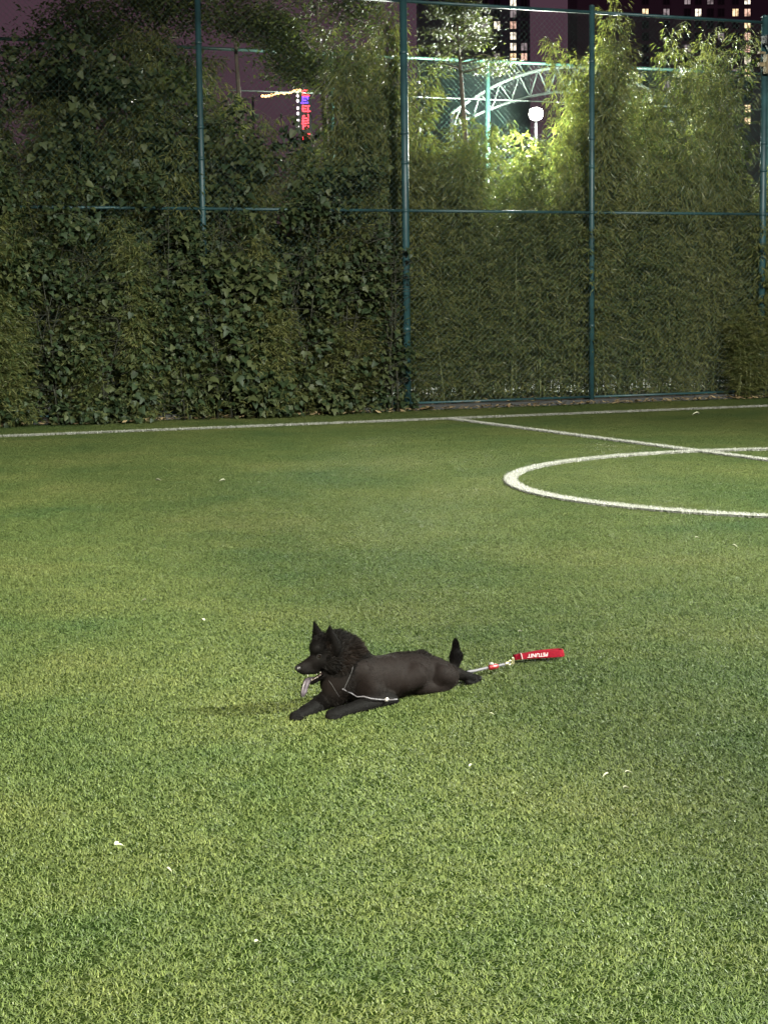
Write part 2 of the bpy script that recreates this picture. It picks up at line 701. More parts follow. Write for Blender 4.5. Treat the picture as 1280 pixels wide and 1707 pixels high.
def post_box():
    c = fp(6.28, -.02, 0)
    root = thing('junction_box', 'weathered yellowish box with a bracket strapped to the top of the thick right post', 'electrical box', (c.x, c.y, 5.1), FENCE_YAW)
    yel = simple('weathered_cream', (.16, .13, .07), .7, var=.4, scale=14)
    MB().box((0, -.10, .17), (.15, .09, .30)).build('box', yel, root)
    MB().box((-.13, -.09, .16), (.12, .05, .06)).build('bracket', yel, root)
    MB().box((-.13, -.09, .34), (.12, .05, .035)).build('bracket', yel, root)
    MB().tube([(0, -.06, .06), (0, -.06, .09)], .075, 12).build('strap', M['steel'], root, True)
    MB().tube([(0, -.06, .26), (0, -.06, .29)], .075, 12).build('strap', M['steel'], root, True)
    mb = MB()
    mb.tube([(-.06, -.10, .46), (0, -.10, .36), (.06, -.10, .46)], .012, 6)
    mb.build('yoke', M['steel'], root, True)
    MB().box((0, -.12, .54), (.22, .16, .12)).build('lamp_head', M['darkmetal'], root)


post_box()


def back_fence():
    n = 6.0
    root = thing('green_fence', 'brighter green chain link fence standing beyond the bamboo', 'fence', fp(0, n, 0), FENCE_YAW)
    us = [-8.1, -5.0, -1.9, 1.2, 4.31, 7.4, 10.5, 13.6]
    for u in us:
        MB().tube([(u, 0, -.02), (u, 0, 6.08)], .05, 10).build('post', M['backgreen'], root, True)
    for a, b in zip(us[:-1], us[1:]):
        MB().tube([(a + .05, 0, 6.05), (b - .05, 0, 6.05)], .03, 8).build('top_rail', M['backgreen'], root, True)
        MB().tube([(a + .05, 0, 5.35), (b - .05, 0, 5.35)], .012, 6).build('tension_wire', M['steel'], root, True)
        MB().tube([(a + .05, 0, 3.0), (b - .05, 0, 3.0)], .025, 8).build('middle_rail', M['backgreen'], root, True)
        me = wire_panel(a + .05, b - .05, .1, 6.0, -.03, 0.10, .0016, None, None)
        link('wire_mesh', me, root, kind='stuff')


back_fence()


def truss():
    """pale lattice arch of a shelter roof beyond the hedge"""
    n = 6.6
    root = thing('roof_truss', 'pale curved lattice truss rising behind the green fence beside the floodlight', 'truss', fp(0, n, 0), FENCE_YAW)
    ua, za = fence_at(752, 190, n)
    ub, zb = fence_at(950, 119, n)
    ue = ub + (ub - ua) * 1.1
    top, bot = [], []
    um = (ua + ue) / 2
    crown = zb + .08
    K = 26
    for i in range(K + 1):
        u = ua + (ue - ua) * i / K
        t = (u - um) / (um - ua)
        zt = crown - (crown - za) * (abs(t) ** 2.0)
        top.append(Vector((u, 0, zt)))
        bot.append(Vector((u + .05 * t * -1, 0, zt - .46 * (1 - .55 * abs(t) ** 3))))
    MB().tube(top, .03, 8).build('top_chord', M['steel'], root, True)
    MB().tube(bot, .026, 8).build('bottom_chord', M['steel'], root, True)
    for i in range(K):
        a, b = (top[i], bot[i + 1]) if i % 2 else (bot[i], top[i + 1])
        MB().tube([a, b], .016, 6).build('lattice_bar', M['steel'], root, True)
    for u, z in ((ua, za), (ue, za)):
        MB().tube([(u, 0, -.02), (u, 0, z)], .045, 10).build('column', M['darkmetal'], root, True)
    return root


truss()

# ------------------------------------------------------------------ floodlights
M['lamp_on'] = emit('lamp_glass_lit', (1.0, 0.97, 0.88), 60.0)
M['mast_lamp'] = emit('mast_lamp_lit', (1.0, 0.96, 0.86), 12.0)


def aim_matrix(pos, target):
    d = (Vector(target) - Vector(pos)).normalized()
    return d.to_track_quat('-Z', 'Y').to_matrix()


def mast(pos, target, watts, col, cone, blend, label, beam_cutter=None):
    pos = Vector(pos)
    d = (Vector(target) - pos).normalized()
    back = pos - d * 0.25
    root = thing('floodlight_mast', label, 'floodlight', (back.x, back.y, 0))
    MB().tube([(0, 0, -.02), (0, 0, back.z - .35)], [.09, .06], 12).build('pole', M['darkmetal'], root, True)
    rot = aim_matrix(pos, target)
    mb = MB()
    mb.box((0, 0, back.z), (0.62, 0.46, 0.16), rot)
    mb.tube([(0, 0, back.z - .36), (0, 0, back.z - .1)], .035, 8)
    mb.build('lamp_head', M['darkmetal'], root)
    mb = MB()
    mb.box(Vector((0, 0, back.z)) + d * .084, (0.54, 0.38, 0.006), rot)
    mb.build('lamp_glass', M['mast_lamp'], root)
    if beam_cutter:      # an added unseen plate: its edge cuts the beam along a line on the turf
        a, c = (Vector((*q, 0)) for q in beam_cutter)
        e0, e1 = (pos + (q - pos).normalized() * 1.2 - Vector((back.x, back.y, 0)) for q in (a, c))
        nn = (a - pos).cross(c - pos).normalized()
        if nn.x < 0:
            nn = -nn
        th = (e0 + e1 - 2 * (pos - Vector((back.x, back.y, 0)))).normalized() * .006
        w = nn * 1.1
        mb = MB()
        q = [e0, e1, e1 + w, e0 + w]
        mb.add([p - th for p in q] + [p + th for p in q], [(0, 1, 2, 3), (7, 6, 5, 4), (0, 4, 5, 1), (1, 5, 6, 2), (2, 6, 7, 3), (3, 7, 4, 0)])
        mb.build('beam_cutter', M['darkmetal'], root)
        MB().tube([Vector((0, 0, back.z)), (e0 + e1) / 2 + w * .5], .02, 6).build('beam_cutter_arm', M['darkmetal'], root)
    ld = bpy.data.lights.new('floodlight_lamp', 'SPOT')
    ld.energy = watts
    ld.color = col
    ld.spot_size = R(cone)
    ld.spot_blend = blend
    ld.shadow_soft_size = 0.03 if beam_cutter else 0.18
    lo = bpy.data.objects.new('floodlight_lamp', ld)
    lo.matrix_world = Matrix.Translation(pos) @ rot.to_4x4()
    COL.objects.link(lo)


for key, lab in (('far', 'tallest floodlight mast far behind the viewer'), ('rear', 'tall floodlight mast behind the viewer lighting the pitch'), ('side', 'floodlight mast beside the pitch shining across the turf')):
    mast(*MAST_LAMPS[key], lab, ((-6.0, 25.0), (2.6, -.6)) if key == 'rear' else None)


def back_light():
    n = 4.6
    u, z = fence_at(893, 190, n)
    p = fp(u, n, z)
    root = thing('floodlight', 'glaring white floodlight on a pole shining through the bamboo', 'floodlight', (p.x, p.y, 0))
    t = Vector((0, 0, 1.2)) - p
    t.normalize()
    b = -t * .12
    MB().tube([(b.x * 4, b.y * 4, -.02), (b.x * 4, b.y * 4, z - .3), (b.x * 2, b.y * 2, z - .05), (b.x, b.y, z)], .03, 10).build('pole', M['blackmetal'], root, True)
    rot = aim_matrix((0, 0, 0), t)
    mb = MB()
    mb.box(Vector((0, 0, z)) + b, (.22, .18, .10), rot)
    mb.build('lamp_head', M['darkmetal'], root)
    mb = MB()
    mb.ball(Vector((0, 0, z)) + b * .3, .125, 16, 8, (1, .92, .4), rot)
    mb.build('lamp_glass', M['lamp_on'], root, True)
    ld = bpy.data.lights.new('back_floodlight_lamp', 'POINT')
    ld.energy = BACK_LAMP
    ld.color = (0.95, 1.0, 0.88)
    ld.shadow_soft_size = .10
    lo = bpy.data.objects.new('back_floodlight_lamp', ld)
    lo.location = p + t * .35
    COL.objects.link(lo)


back_light()


# ------------------------------------------------------------------ far towers
M['tower'] = simple('tower_render', (0.26, 0.20, 0.23), 0.9, var=0.15, scale=.05)
M['tower2'] = simple('tower_render_dark', (0.16, 0.14, 0.19), 0.9, var=0.15, scale=.05)
M['win_frame'] = simple('window_frame', (0.12, 0.11, 0.12), 0.6)
m, nt, b = new_mat('dark_pane')
b.inputs['Base Color'].default_value = (0.02, 0.022, 0.03, 1)
b.inputs['Roughness'].default_value = 0.3
M['pane_dark'] = m


def lit_pane(name, col, s):
    """a lit room seen through curtains: brighter and dimmer patches"""
    m, nt, b = new_mat(name)
    oi = nd(nt, 'ShaderNodeObjectInfo')
    tc = nd(nt, 'ShaderNodeTexCoord')
    ad = nd(nt, 'ShaderNodeVectorMath', operation='MULTIPLY_ADD')
    nt.links.new(oi.outputs['Random'], ad.inputs[0])
    ad.inputs[1].default_value = (50, 50, 50)
    nt.links.new(tc.outputs['Object'], ad.inputs[2])
    f = noise(nt, 1.1, 2, .5, ad.outputs[0])
    c = ramp(nt, f, [(0.36, tuple(x * .25 for x in col)), (0.55, col), (0.75, tuple(min(1, x * 1.25) for x in col))])
    nt.links.new(c, b.inputs['Emission Color'])
    b.inputs['Emission Strength'].default_value = s
    b.inputs['Base Color'].default_value = (.05, .05, .05, 1)
    return m


PANES = [lit_pane('pane_warm', (1.0, .70, .40), 1.4), lit_pane('pane_rose', (1.0, .60, .46), 1.0), lit_pane('pane_white', (1.0, .86, .68), 1.5), lit_pane('pane_dim', (.62, .50, .52), .45)]


def tower(name, px0, px1, ytop, y_m, depth, cols, rows, lit, mat, label):
    s = y_m / F_PX
    a, b_ = at(px0, 300, y_m), at(px1, 300, y_m)
    top = at((px0 + px1) / 2, ytop, y_m).z
    root = thing(name, label, 'apartment tower', ((a.x + b_.x) / 2, y_m, 0))
    cx = root.location.x
    MB().box((0, depth / 2, top / 2 - .2), (b_.x - a.x, depth, top + .4)).build('wall', mat, root)
    mb = MB()
    mb.box((0, depth / 2, top + .7), (b_.x - a.x + .8, depth + .8, 1.2))
    mb.box((3, depth / 2, top + 3), (8, 7, 4))
    mb.build('roof', mat, root)
    # window: frame with a mullion, proud of the wall
    W, H = 1.55, 1.85
    fr = MB()
    t = .12
    for x in (-W / 2, 0, W / 2):
        fr.box((x, -.08, 0), (t, .16, H))
    for z in (-H / 2, H / 2):
        fr.box((0, -.085, z), (W + t, .17, t))
    fme = None
    pme = bpy.data.meshes.new('pane')
    pme.from_pydata([(-W / 2, -.03, -H / 2), (W / 2, -.03, -H / 2), (W / 2, -.03, H / 2), (-W / 2, -.03, H / 2)], [], [(0, 1, 2, 3)])
    pme.materials.append(M['pane_dark'])
    lme = []
    for pm in PANES:
        q = pme.copy()
        q.materials[0] = pm
        lme.append(q)
    for i, py in enumerate(rows):
        for j, px in enumerate(cols):
            k = lit.get((j, i))
            p = at(px, py, y_m)
            if fme is None:
                o = fr.build('window', M['win_frame'], root)
                fme = o.data
            else:
                o = link('window', fme, root)
            o.location = (p.x - cx, 0, p.z)
            link('pane', pme if k is None else lme[k], o)


rows = [-39, -19, 1, 21, 41, 61, 81, 101, 121, 141, 161, 181, 201]
lit = {(0, 3): 0, (1, 3): 3, (2, 2): 3, (3, 3): 2, (4, 2): 3, (6, 3): 0, (5, 5): 3, (7, 2): 2, (7, 3): 1, (7, 4): 0, (7, 5): 1, (7, 6): 1, (7, 7): 2, (7, 8): 0, (7, 11): 0, (7, 12): 0,
       (5, 11): 3, (6, 8): 3, (2, 6): 3, (1, 9): 3, (3, 12): 3}
tower('apartment_tower', 962, 1330, -160, 430, 22, [1075, 1110, 1145, 1163, 1183, 1201, 1225, 1245], rows, lit, M['tower'], 'dark high tower with a column of lit windows rising over the bamboo')
rows = [-35, -15, 5, 23, 42, 60, 78, 95, 113]
lit = {(3, 2): 2, (3, 3): 3, (3, 4): 1, (3, 5): 2, (3, 6): 2, (3, 7): 0, (4, 7): 1, (4, 6): 3, (2, 4): 2, (1, 4): 3, (0, 6): 3, (2, 7): 3}
tower('apartment_tower', 700, 884, -120, 430, 20, [760, 807, 828, 855, 873], rows, lit, M['tower2'], 'dark tower with pale lit windows behind the layered evergreen and the floodlight')


# ------------------------------------------------------------------ neon sign, string lights, street lamps beyond the hedge
def neon_sign():
    y = 44.0
    s = y / F_PX
    a = at(508, 192, y)
    root = thing('neon_sign', 'tall upright red and blue neon sign glowing through the foliage', 'neon sign', (a.x, y, 0))
    zt, zb = at(508, 148, y).z, at(508, 236, y).z
    MB().box((0, .1, (zt + zb) / 2), (22 * s, .14, zt - zb + .1)).build('board', M['darkmetal'], root)
    MB().tube([(0, .22, -.02), (0, .22, zb + .4)], .06, 8).build('pole', M['darkmetal'], root, True)
    red, blue, white = emit('neon_red', (1.0, .06, .09), 2.6), emit('neon_blue', (.16, .06, 1.0), 3.0), emit('neon_white', (1, .9, .95), 1.8)
    cells = [(155, red), (167, blue), (181, red), (197, red), (210, red), (228, red)]
    for i, (py, mt) in enumerate(cells):
        z = at(508, py, y).z
        mb = MB()
        rr = random.Random(i)
        w = 12 * s
        for k in range(3):     # strokes of a character
            mb.box((rr.uniform(-.02, .06), .015, z + (k - 1) * 4.2 * s), (w * rr.uniform(.6, 1), .03, 1.9 * s))
        for k in range(2):
            mb.box(((k - .5) * w * .7 + .02, .012, z + rr.uniform(-.02, .02)), (1.9 * s, .024, 11 * s))
        mb.build('character', mt, root)
    for py in (153, 160, 168, 180, 189, 200, 212):
        MB().ball((-11 * s, .0, at(508, py, y).z), 2.2 * s, 8, 6, (1, .6, 1.3)).build('bulb', white, root, True)
    # the string of warm bulbs stretched towards the sign
    amber = emit('bulb_amber', (1.0, .62, .26), 3.0)
    r2 = thing('string_lights', 'string of small amber bulbs stretched left of the neon sign', 'string lights', (at(470, 153, y).x, y, 0))
    pts = []
    for i in range(13):
        px = 438 + i * 5.2
        p = at(px, 158 - i * .75 + 1.2 * math.sin(i), y - .05)
        pts.append(Vector((p.x - r2.location.x, -.05, p.z)))
    MB().tube([pts[0] + Vector((-.25, 0, -.1))] + pts + [pts[-1] + Vector((.06, 0, .02))], .008, 5).build('cable', M['darkmetal'], r2)
    for p in pts:
        MB().ball(p - Vector((0, 0, .03)), .036, 8, 6, (1.2, 1, 1)).build('bulb', amber, r2, True)
    q = pts[0] + Vector((-.25, 0, -.1))
    MB().tube([(q.x, 0, -.02), (q.x, 0, q.z + .05)], .03, 6).build('pole', M['darkmetal'], r2, True)


neon_sign()


def street_lamp(px, py, y, r, label):
    p = at(px, py, y)
    root = thing('street_lamp', label, 'street lamp', (p.x, y, 0), 0, 'street lamps beyond the hedge')
    MB().tube([(0, .12, -.02), (0, .12, p.z + .25), (0, .06, p.z + .33)], [.06, .05, .03], 8).build('pole', M['darkmetal'], root, True)
    MB().ball((0, 0, p.z), r, 10, 7).build('globe', M['lamp_white'], root, True)
    MB().tube([(0, 0, p.z + r * .8), (0, 0, p.z + r + .08)], [r * .9, r * .3], 10).build('cap', M['darkmetal'], root, True)


M['lamp_white'] = emit('lamp_white', (1.0, .93, .9), 5.0)
street_lamp(228, 164, 38, .13, 'white globe street lamp glinting through the left foliage, the higher one')
street_lamp(268, 196, 38, .15, 'white globe street lamp glinting through the left foliage, the lower one')


# ------------------------------------------------------------------ night haze
HAZE = 0
if HAZE:
    m = bpy.data.materials.new('haze')
    m.use_nodes = True
    nt = m.node_tree
    nt.nodes.remove(nt.nodes['Principled BSDF'])
    pv = nd(nt, 'ShaderNodeVolumePrincipled')
    pv.inputs['Color'].default_value = (.95, .95, 1.0, 1)
    pv.inputs['Density'].default_value = HAZE
    pv.inputs['Anisotropy'].default_value = .55
    nt.links.new(pv.outputs[0], nt.nodes['Material Output'].inputs['Volume'])
    MB().box((0, 215, 64), (1000, 620, 131)).build('haze', m, kind='stuff')


# ------------------------------------------------------------------ vegetation
def unit(a):
    return a / np.maximum(np.linalg.norm(a, axis=-1, keepdims=True), 1e-9)


def blades(base, d, nrm, L, W, bend=0.18):
    """lance leaves: 2 quads each (base-side-mid, mid-side-tip) folded a little and drooping; returns v, f"""
    d = unit(d)
    s = unit(np.cross(d, nrm))
    n2 = unit(np.cross(s, d))
    L = L[:, None]
    W = W[:, None]
    mid = base + d * L * .45 - n2 * L * bend * .2
    tip = base + d * L - n2 * L * bend
    v = np.stack([base, mid + s * W / 2, tip, mid - s * W / 2], 1).reshape(-1, 3)
    f = np.arange(len(base) * 4).reshape(-1, 4)
    return v, f


def bamboo_mesh_pair(H, seed, culms=5, spread=.34, n_leaf=6500, low=.18, dens=1.0):
    rg = np.random.default_rng(seed)
    rd = random.Random(seed)
    mb = MB()
    B, D, NR, LL, WW, RN = [], [], [], [], [], []
    per = int(n_leaf / culms / 6)
    for c in range(culms):
        h = H * rd.uniform(.55, 1.0) if c else H
        a = rd.uniform(0, 6.28)
        x0 = Vector((math.cos(a), math.sin(a), 0)) * spread * math.sqrt(rd.random())
        lean = Vector((rd.uniform(-1, 1), rd.uniform(-1, 1), 0)) * .09 * h
        pts = []
        for i in range(9):
            t = i / 8
            pts.append(x0 + lean * (t ** 2.2) + Vector((0, 0, h * (t - .035 * t ** 6) - .03)))
        mb.tube(pts, [.013 * (1 - .8 * i / 8) for i in range(9)], 6)
        P = np.array([tuple(p) for p in pts])
        # twigs: start on the culm, go out and up, then droop; each ends in fans of leaves
        t = low + (1 - low) * rg.random(per) ** .85
        ti = np.clip(t * 8, 0, 7.999)
        k = ti.astype(int)
        fr = (ti - k)[:, None]
        st = P[k] * (1 - fr) + P[k + 1] * fr
        az = rg.random(per) * 2 * np.pi
        ln = rg.uniform(.12, .62, per) * (1.05 - .45 * t)
        up = rg.uniform(.0, .8, per)
        dirv = np.stack([np.cos(az), np.sin(az), up], 1)
        end = st + unit(dirv) * ln[:, None]
        for q in range(0, per, 3):
            mb.tube([Vector(st[q]), Vector((st[q] + end[q]) / 2) + Vector((0, 0, .03)), Vector(end[q])], .0022, 3, caps=False)
        nl = 6
        for j in range(nl):
            f = rg.uniform(.55, 1.0, per)[:, None]
            b = st + (end - st) * f + rg.normal(0, .012, (per, 3))
            aj = az + rg.normal(0, .85, per)
            dn = rg.uniform(-1.05, .35, per)
            B.append(b)
            D.append(np.stack([np.cos(aj), np.sin(aj), dn], 1))
            NR.append(np.stack([rg.normal(0, .45, per), rg.normal(0, .45, per), np.ones(per)], 1))
            LL.append(rg.uniform(.075, .165, per))
            WW.append(rg.uniform(.013, .024, per))
            RN.append(np.clip(rg.normal(.42, .2, per) + (.5 * (rg.random(per) < .035)), 0, 1))
    v, f = blades(np.concatenate(B), np.concatenate(D), np.concatenate(NR), np.concatenate(LL), np.concatenate(WW), .22)
    fol = np_mesh('foliage', v, f, [M['bamboo_leaf']], False, {'rnd': np.concatenate(RN)})
    cu = bpy.data.meshes.new('culm')
    cu.from_pydata(mb.v, [], mb.f)
    cu.polygons.foreach_set('use_smooth', [True] * len(cu.polygons))
    cu.materials.append(M['culm'])
    cu.update()
    return cu, fol


BAM = {}


def bamboo(u, n, H, label, group=None, rz=None, kind=None, sc=1.0):
    key = kind or random.choice('abcde')
    if key not in BAM:
        if key in 'wxyz':      # leafy to the ground
            BAM[key] = bamboo_mesh_pair(4.4, 100 + ord(key), 7, .40, 9800, .03)
        else:
            BAM[key] = bamboo_mesh_pair(4.4, 100 + ord(key), 6, .42, 8600)
    cu, fol = BAM[key]
    p = fp(u, n, 0)
    r = thing('bamboo', label, 'bamboo', (p.x, p.y, 0.0), random.uniform(0, 6.28) if rz is None else rz, group)
    w = sc * random.uniform(.85, 1.15)
    r.scale = (w, w, H / 4.4)
    r.rotation_euler = (random.uniform(-.07, .07), random.uniform(-.07, .07), r.rotation_euler.z)
    link('culms', cu, r)
    link('foliage', fol, r, kind='stuff')
    return r


def top_z(px):
    """height of the bamboo skyline along the fence"""
    prof = [(-200, 4.6), (0, 4.9), (60, 5.0), (90, 5.4), (250, 5.7), (320, 5.3), (350, 4.9), (400, 4.6), (425, 3.8), (520, 3.8), (550, 5.5), (585, 6.0), (650, 5.7), (680, 4.9), (720, 4.5), (780, 4.3),
            (830, 4.2), (870, 3.95), (915, 4.0), (935, 5.0), (965, 5.6), (1010, 5.9), (1055, 5.4), (1075, 4.8), (1100, 5.4), (1130, 5.75), (1180, 5.6), (1200, 4.1), (1240, 3.7), (1300, 3.8), (1400, 4.6), (2000, 5)]
    for (a, za), (b, zb) in zip(prof[:-1], prof[1:]):
        if a <= px <= b:
            return za + (zb - za) * (px - a) / (b - a)
    return 4.5


HEDGE = 'bamboo growing in the hedge behind the fence'
ORD = ('first', 'second', 'third', 'fourth', 'fifth', 'sixth', 'seventh', 'eighth', 'ninth', 'tenth', 'eleventh')
BAY = {}
LAB_HEDGE = {
    0: 'thin leaved bamboo in the dense hedge row right behind the teal fence',
    1: 'thin leaved bamboo in the back row of the hedge, hidden by other bamboo',
}
for row, (n, step, off) in enumerate([(.62, .46, 0.0), (1.15, .55, .2), (1.8, .62, .1)]):
    u = -7.6 + off
    while u < 8.6:
        uu = u + random.uniform(-.1, .1)
        nn = n + random.uniform(-.1, .12)
        base_px = to_px(fp(uu, nn, 2.9))[0]
        H = (top_z(base_px) + .35) * random.uniform(.9, 1.03)
        if row == 0:
            H = random.uniform(2.5, 3.5) if uu > -1.2 else H * .8
        if row == 0:
            bay = [nm for edge, nm in ((-6.12, 'the left end of the fence'), (-3.04, 'the thin left post'), (.05, 'the thick middle post'), (3.16, 'the thin right post'), (6.28, 'the thick right post'), (99, '')) if uu < edge]
            k = 6 - len(bay)
            nm = ('the left end of the fence', 'the hidden far left post', 'the thin left post', 'the thick middle post', 'the thin right post', 'the thick right post')[k]
            BAY[k] = BAY.get(k, 0) + 1
            lab = '%s bamboo rightwards from %s, directly behind the fence' % (ORD[BAY[k] - 1], nm)
        bamboo(uu, nn, H, lab if row == 0 else LAB_HEDGE[1], HEDGE if row == 0 else 'bamboo in the back rows of the hedge', kind=random.choice('wxyz') if row == 0 else None)
        u += step
# tall ones that stand out against the sky
for px, py, n, lab in ((1008, -30, .9, 'tall loose bamboo whose tips pass the top rail between the middle and right posts'),
                       (1130, 30, 1.0, 'tall bushy bamboo with a square top near the lit window column'),
                       (1165, 40, 1.2, 'tall bamboo right beside the bushy square topped one, next to the dark tower'),
                       (960, 55, .8, 'slim tall bamboo just left of the thin right hand fence post'),
                       (612, 0, 1.3, 'brightly lit yellow green bamboo left of the thick middle post'),
                       (580, 20, 1.5, 'tall bamboo between the neon sign and the brightly lit bamboo')):
    u, z = fence_at(px, py, n)
    bamboo(u, n, z + .1, lab, sc=.82)


for px, py, n, lab in ((893, 212, 3.1, 'bamboo standing in front of the glaring floodlight pole'), (850, 205, 2.7, 'bamboo left of the glaring floodlight under the lattice truss'),
                       (925, 170, 2.9, 'bamboo right of the glaring floodlight, lit from behind')):
    u, z = fence_at(px, py, n)
    bamboo(u, n, z + .1, lab, sc=.9)


def tree(px, py_c, n, rad, zr, label, leaf='tree_leaf', nleaf=5200, seed=1, name='tree', layered=False, lsize=(.05, .11)):
    rg = np.random.default_rng(seed)
    rd = random.Random(seed)
    u, zc = fence_at(px, py_c, n)
    p = fp(u, n, 0)
    root = thing(name, label, 'tree', (p.x, p.y, 0), rd.uniform(0, 6.28))
    mb = MB()
    pts = [Vector((.12 * math.sin(i * 1.3) * i / 6, .1 * math.cos(i) * i / 6, (zc + zr * .8) * i / 6 - .02)) for i in range(7)]
    mb.tube(pts, [.10 - .085 * i / 6 for i in range(7)], 8)
    tops = []
    for k in range(26 if layered else 20):
        t = rd.uniform(0, 1)
        z = zc - zr + 2 * zr * t
        a = rd.uniform(0, 6.28)
        reach = rad * (rd.uniform(.75, 1.05) if not layered else (1.05 - .75 * t) * rd.uniform(.75, 1.1)) * (1 if layered else math.sqrt(max(.1, 1 - (2 * t - 1) ** 2)))
        f = min(1, max(0, (z - (.05 if layered else .5 * reach)) / pts[-1].z)) * 6
        i0 = min(5, int(f))
        s0 = pts[i0].lerp(pts[i0 + 1], f - i0)
        e = Vector((math.cos(a) * reach, math.sin(a) * reach, z)) + Vector((s0.x, s0.y, 0))
        mid = s0.lerp(e, .5) + Vector((0, 0, .1))
        mb.tube([s0, mid, e], [.022, .013, .005], 5)
        tops.append((s0, mid, e))
    mb.build('trunk', M['bark'], root, True)
    B, D, NR = [], [], []
    per = nleaf // len(tops)
    for s0, mid, e in tops:
        t = rg.uniform(.3, 1.02, per) ** .8
        q = np.array(s0)[None] * ((1 - t) ** 2)[:, None] + 2 * np.array(mid)[None] * (t * (1 - t))[:, None] + np.array(e)[None] * (t ** 2)[:, None]
        sp = .16 if layered else .20
        q = q + rg.normal(0, 1, (per, 3)) * np.array([sp, sp, .035 if layered else .15])
        B.append(q)
        a = rg.random(per) * 6.28
        D.append(np.stack([np.cos(a), np.sin(a), rg.uniform(-.7, .3, per)], 1))
        NR.append(np.stack([rg.normal(0, .4, per), rg.normal(0, .4, per), np.ones(per)], 1))
    B, D, NR = map(np.concatenate, (B, D, NR))
    L = rg.uniform(*lsize, len(B))
    v, f = blades(B, D, NR, L, L * (.28 if layered else .5), .2)
    me = np_mesh('crown', v, f, [M[leaf]], False, {'rnd': np.clip(rg.normal(.45, .2, len(B)), 0, 1)})
    link('crown', me, root, kind='stuff')
    return root


tree(770, 62, 2.6, 1.0, .55, 'evergreen with flat layered branches right of the thick middle post', nleaf=5200, seed=3, name='evergreen_tree', layered=True, lsize=(.05, .10))
tree(536, 42, 2.4, 1.25, .8, 'tree with a loose crown above and right of the neon sign', seed=4, nleaf=9000)
tree(262, 60, 2.0, 1.1, .75, 'dark tree crown left of the thin left post', seed=5, nleaf=9500)
tree(125, 95, 1.8, .9, .7, 'dark small leaved tree at the far left of the hedge under the purple sky', seed=6, nleaf=9500)
tree(395, 12, 2.2, .7, .28, 'high sparse branch crown just right of the thin left post', seed=8, nleaf=1700)


# broad leaved shrubs climbing over the pitch side of the fence
def leaf_outline(kind):
    if kind == 0:      # heart shaped
        pts = [(0, 0), (.30, -.07), (.46, .14), (.42, .42), (.24, .72), (0, 1.0)]
    else:              # three lobed
        pts = [(0, 0), (.26, -.08), (.50, .20), (.44, .46), (.25, .44), (.22, .66), (0, 1.0)]
    return pts


def leaf_geo(kind, fold=.16, droop=.25):
    pts = leaf_outline(kind)
    half = pts[1:-1]
    v = []

    def put(x, y):
        return (x, y, abs(x) * fold * 1.6 - droop * y * y)
    v.append(put(0, 0))
    v.append(put(0, .38))
    v.append(put(0, 1.0))
    nr = len(half)
    for x, y in half:
        v.append(put(x, y))
    for x, y in half:
        v.append(put(-x, y))
    f = []
    for side in (0, 1):
        ids = [0] + [3 + side * nr + i for i in range(nr)] + [2]
        for a, b_ in zip(ids[:-1], ids[1:]):
            f.append((1, a, b_) if side == 0 else (1, b_, a))
    return np.array(v), np.array(f)


LEAF = []
for kind in (0, 1):
    for dr in (.15, .4):
        v, f = leaf_geo(kind, .18, dr)
        for rv in (.12, .35, .6):
            me = np_mesh('leaf', v, f, [M['broad_leaf']], True, {'rnd': np.full(len(f), rv)})
            LEAF.append(me)
LEAF_V = [leaf_geo(0, .18, .25), leaf_geo(1, .18, .25)]


def leaf_frames(pos, out, rg, n):
    """blade axes: tip hanging outward and down, face turned out and up"""
    d = unit(out * rg.uniform(.35, 1.0, n)[:, None] + np.stack([rg.normal(0, .6, n), rg.normal(0, .5, n), rg.uniform(-.95, .2, n)], 1))
    up = unit(out * .25 + np.stack([rg.normal(0, .42, n), rg.normal(0, .42, n), np.ones(n)], 1))
    s = unit(np.cross(d, up))
    nn = np.cross(s, d)
    return s, d, nn


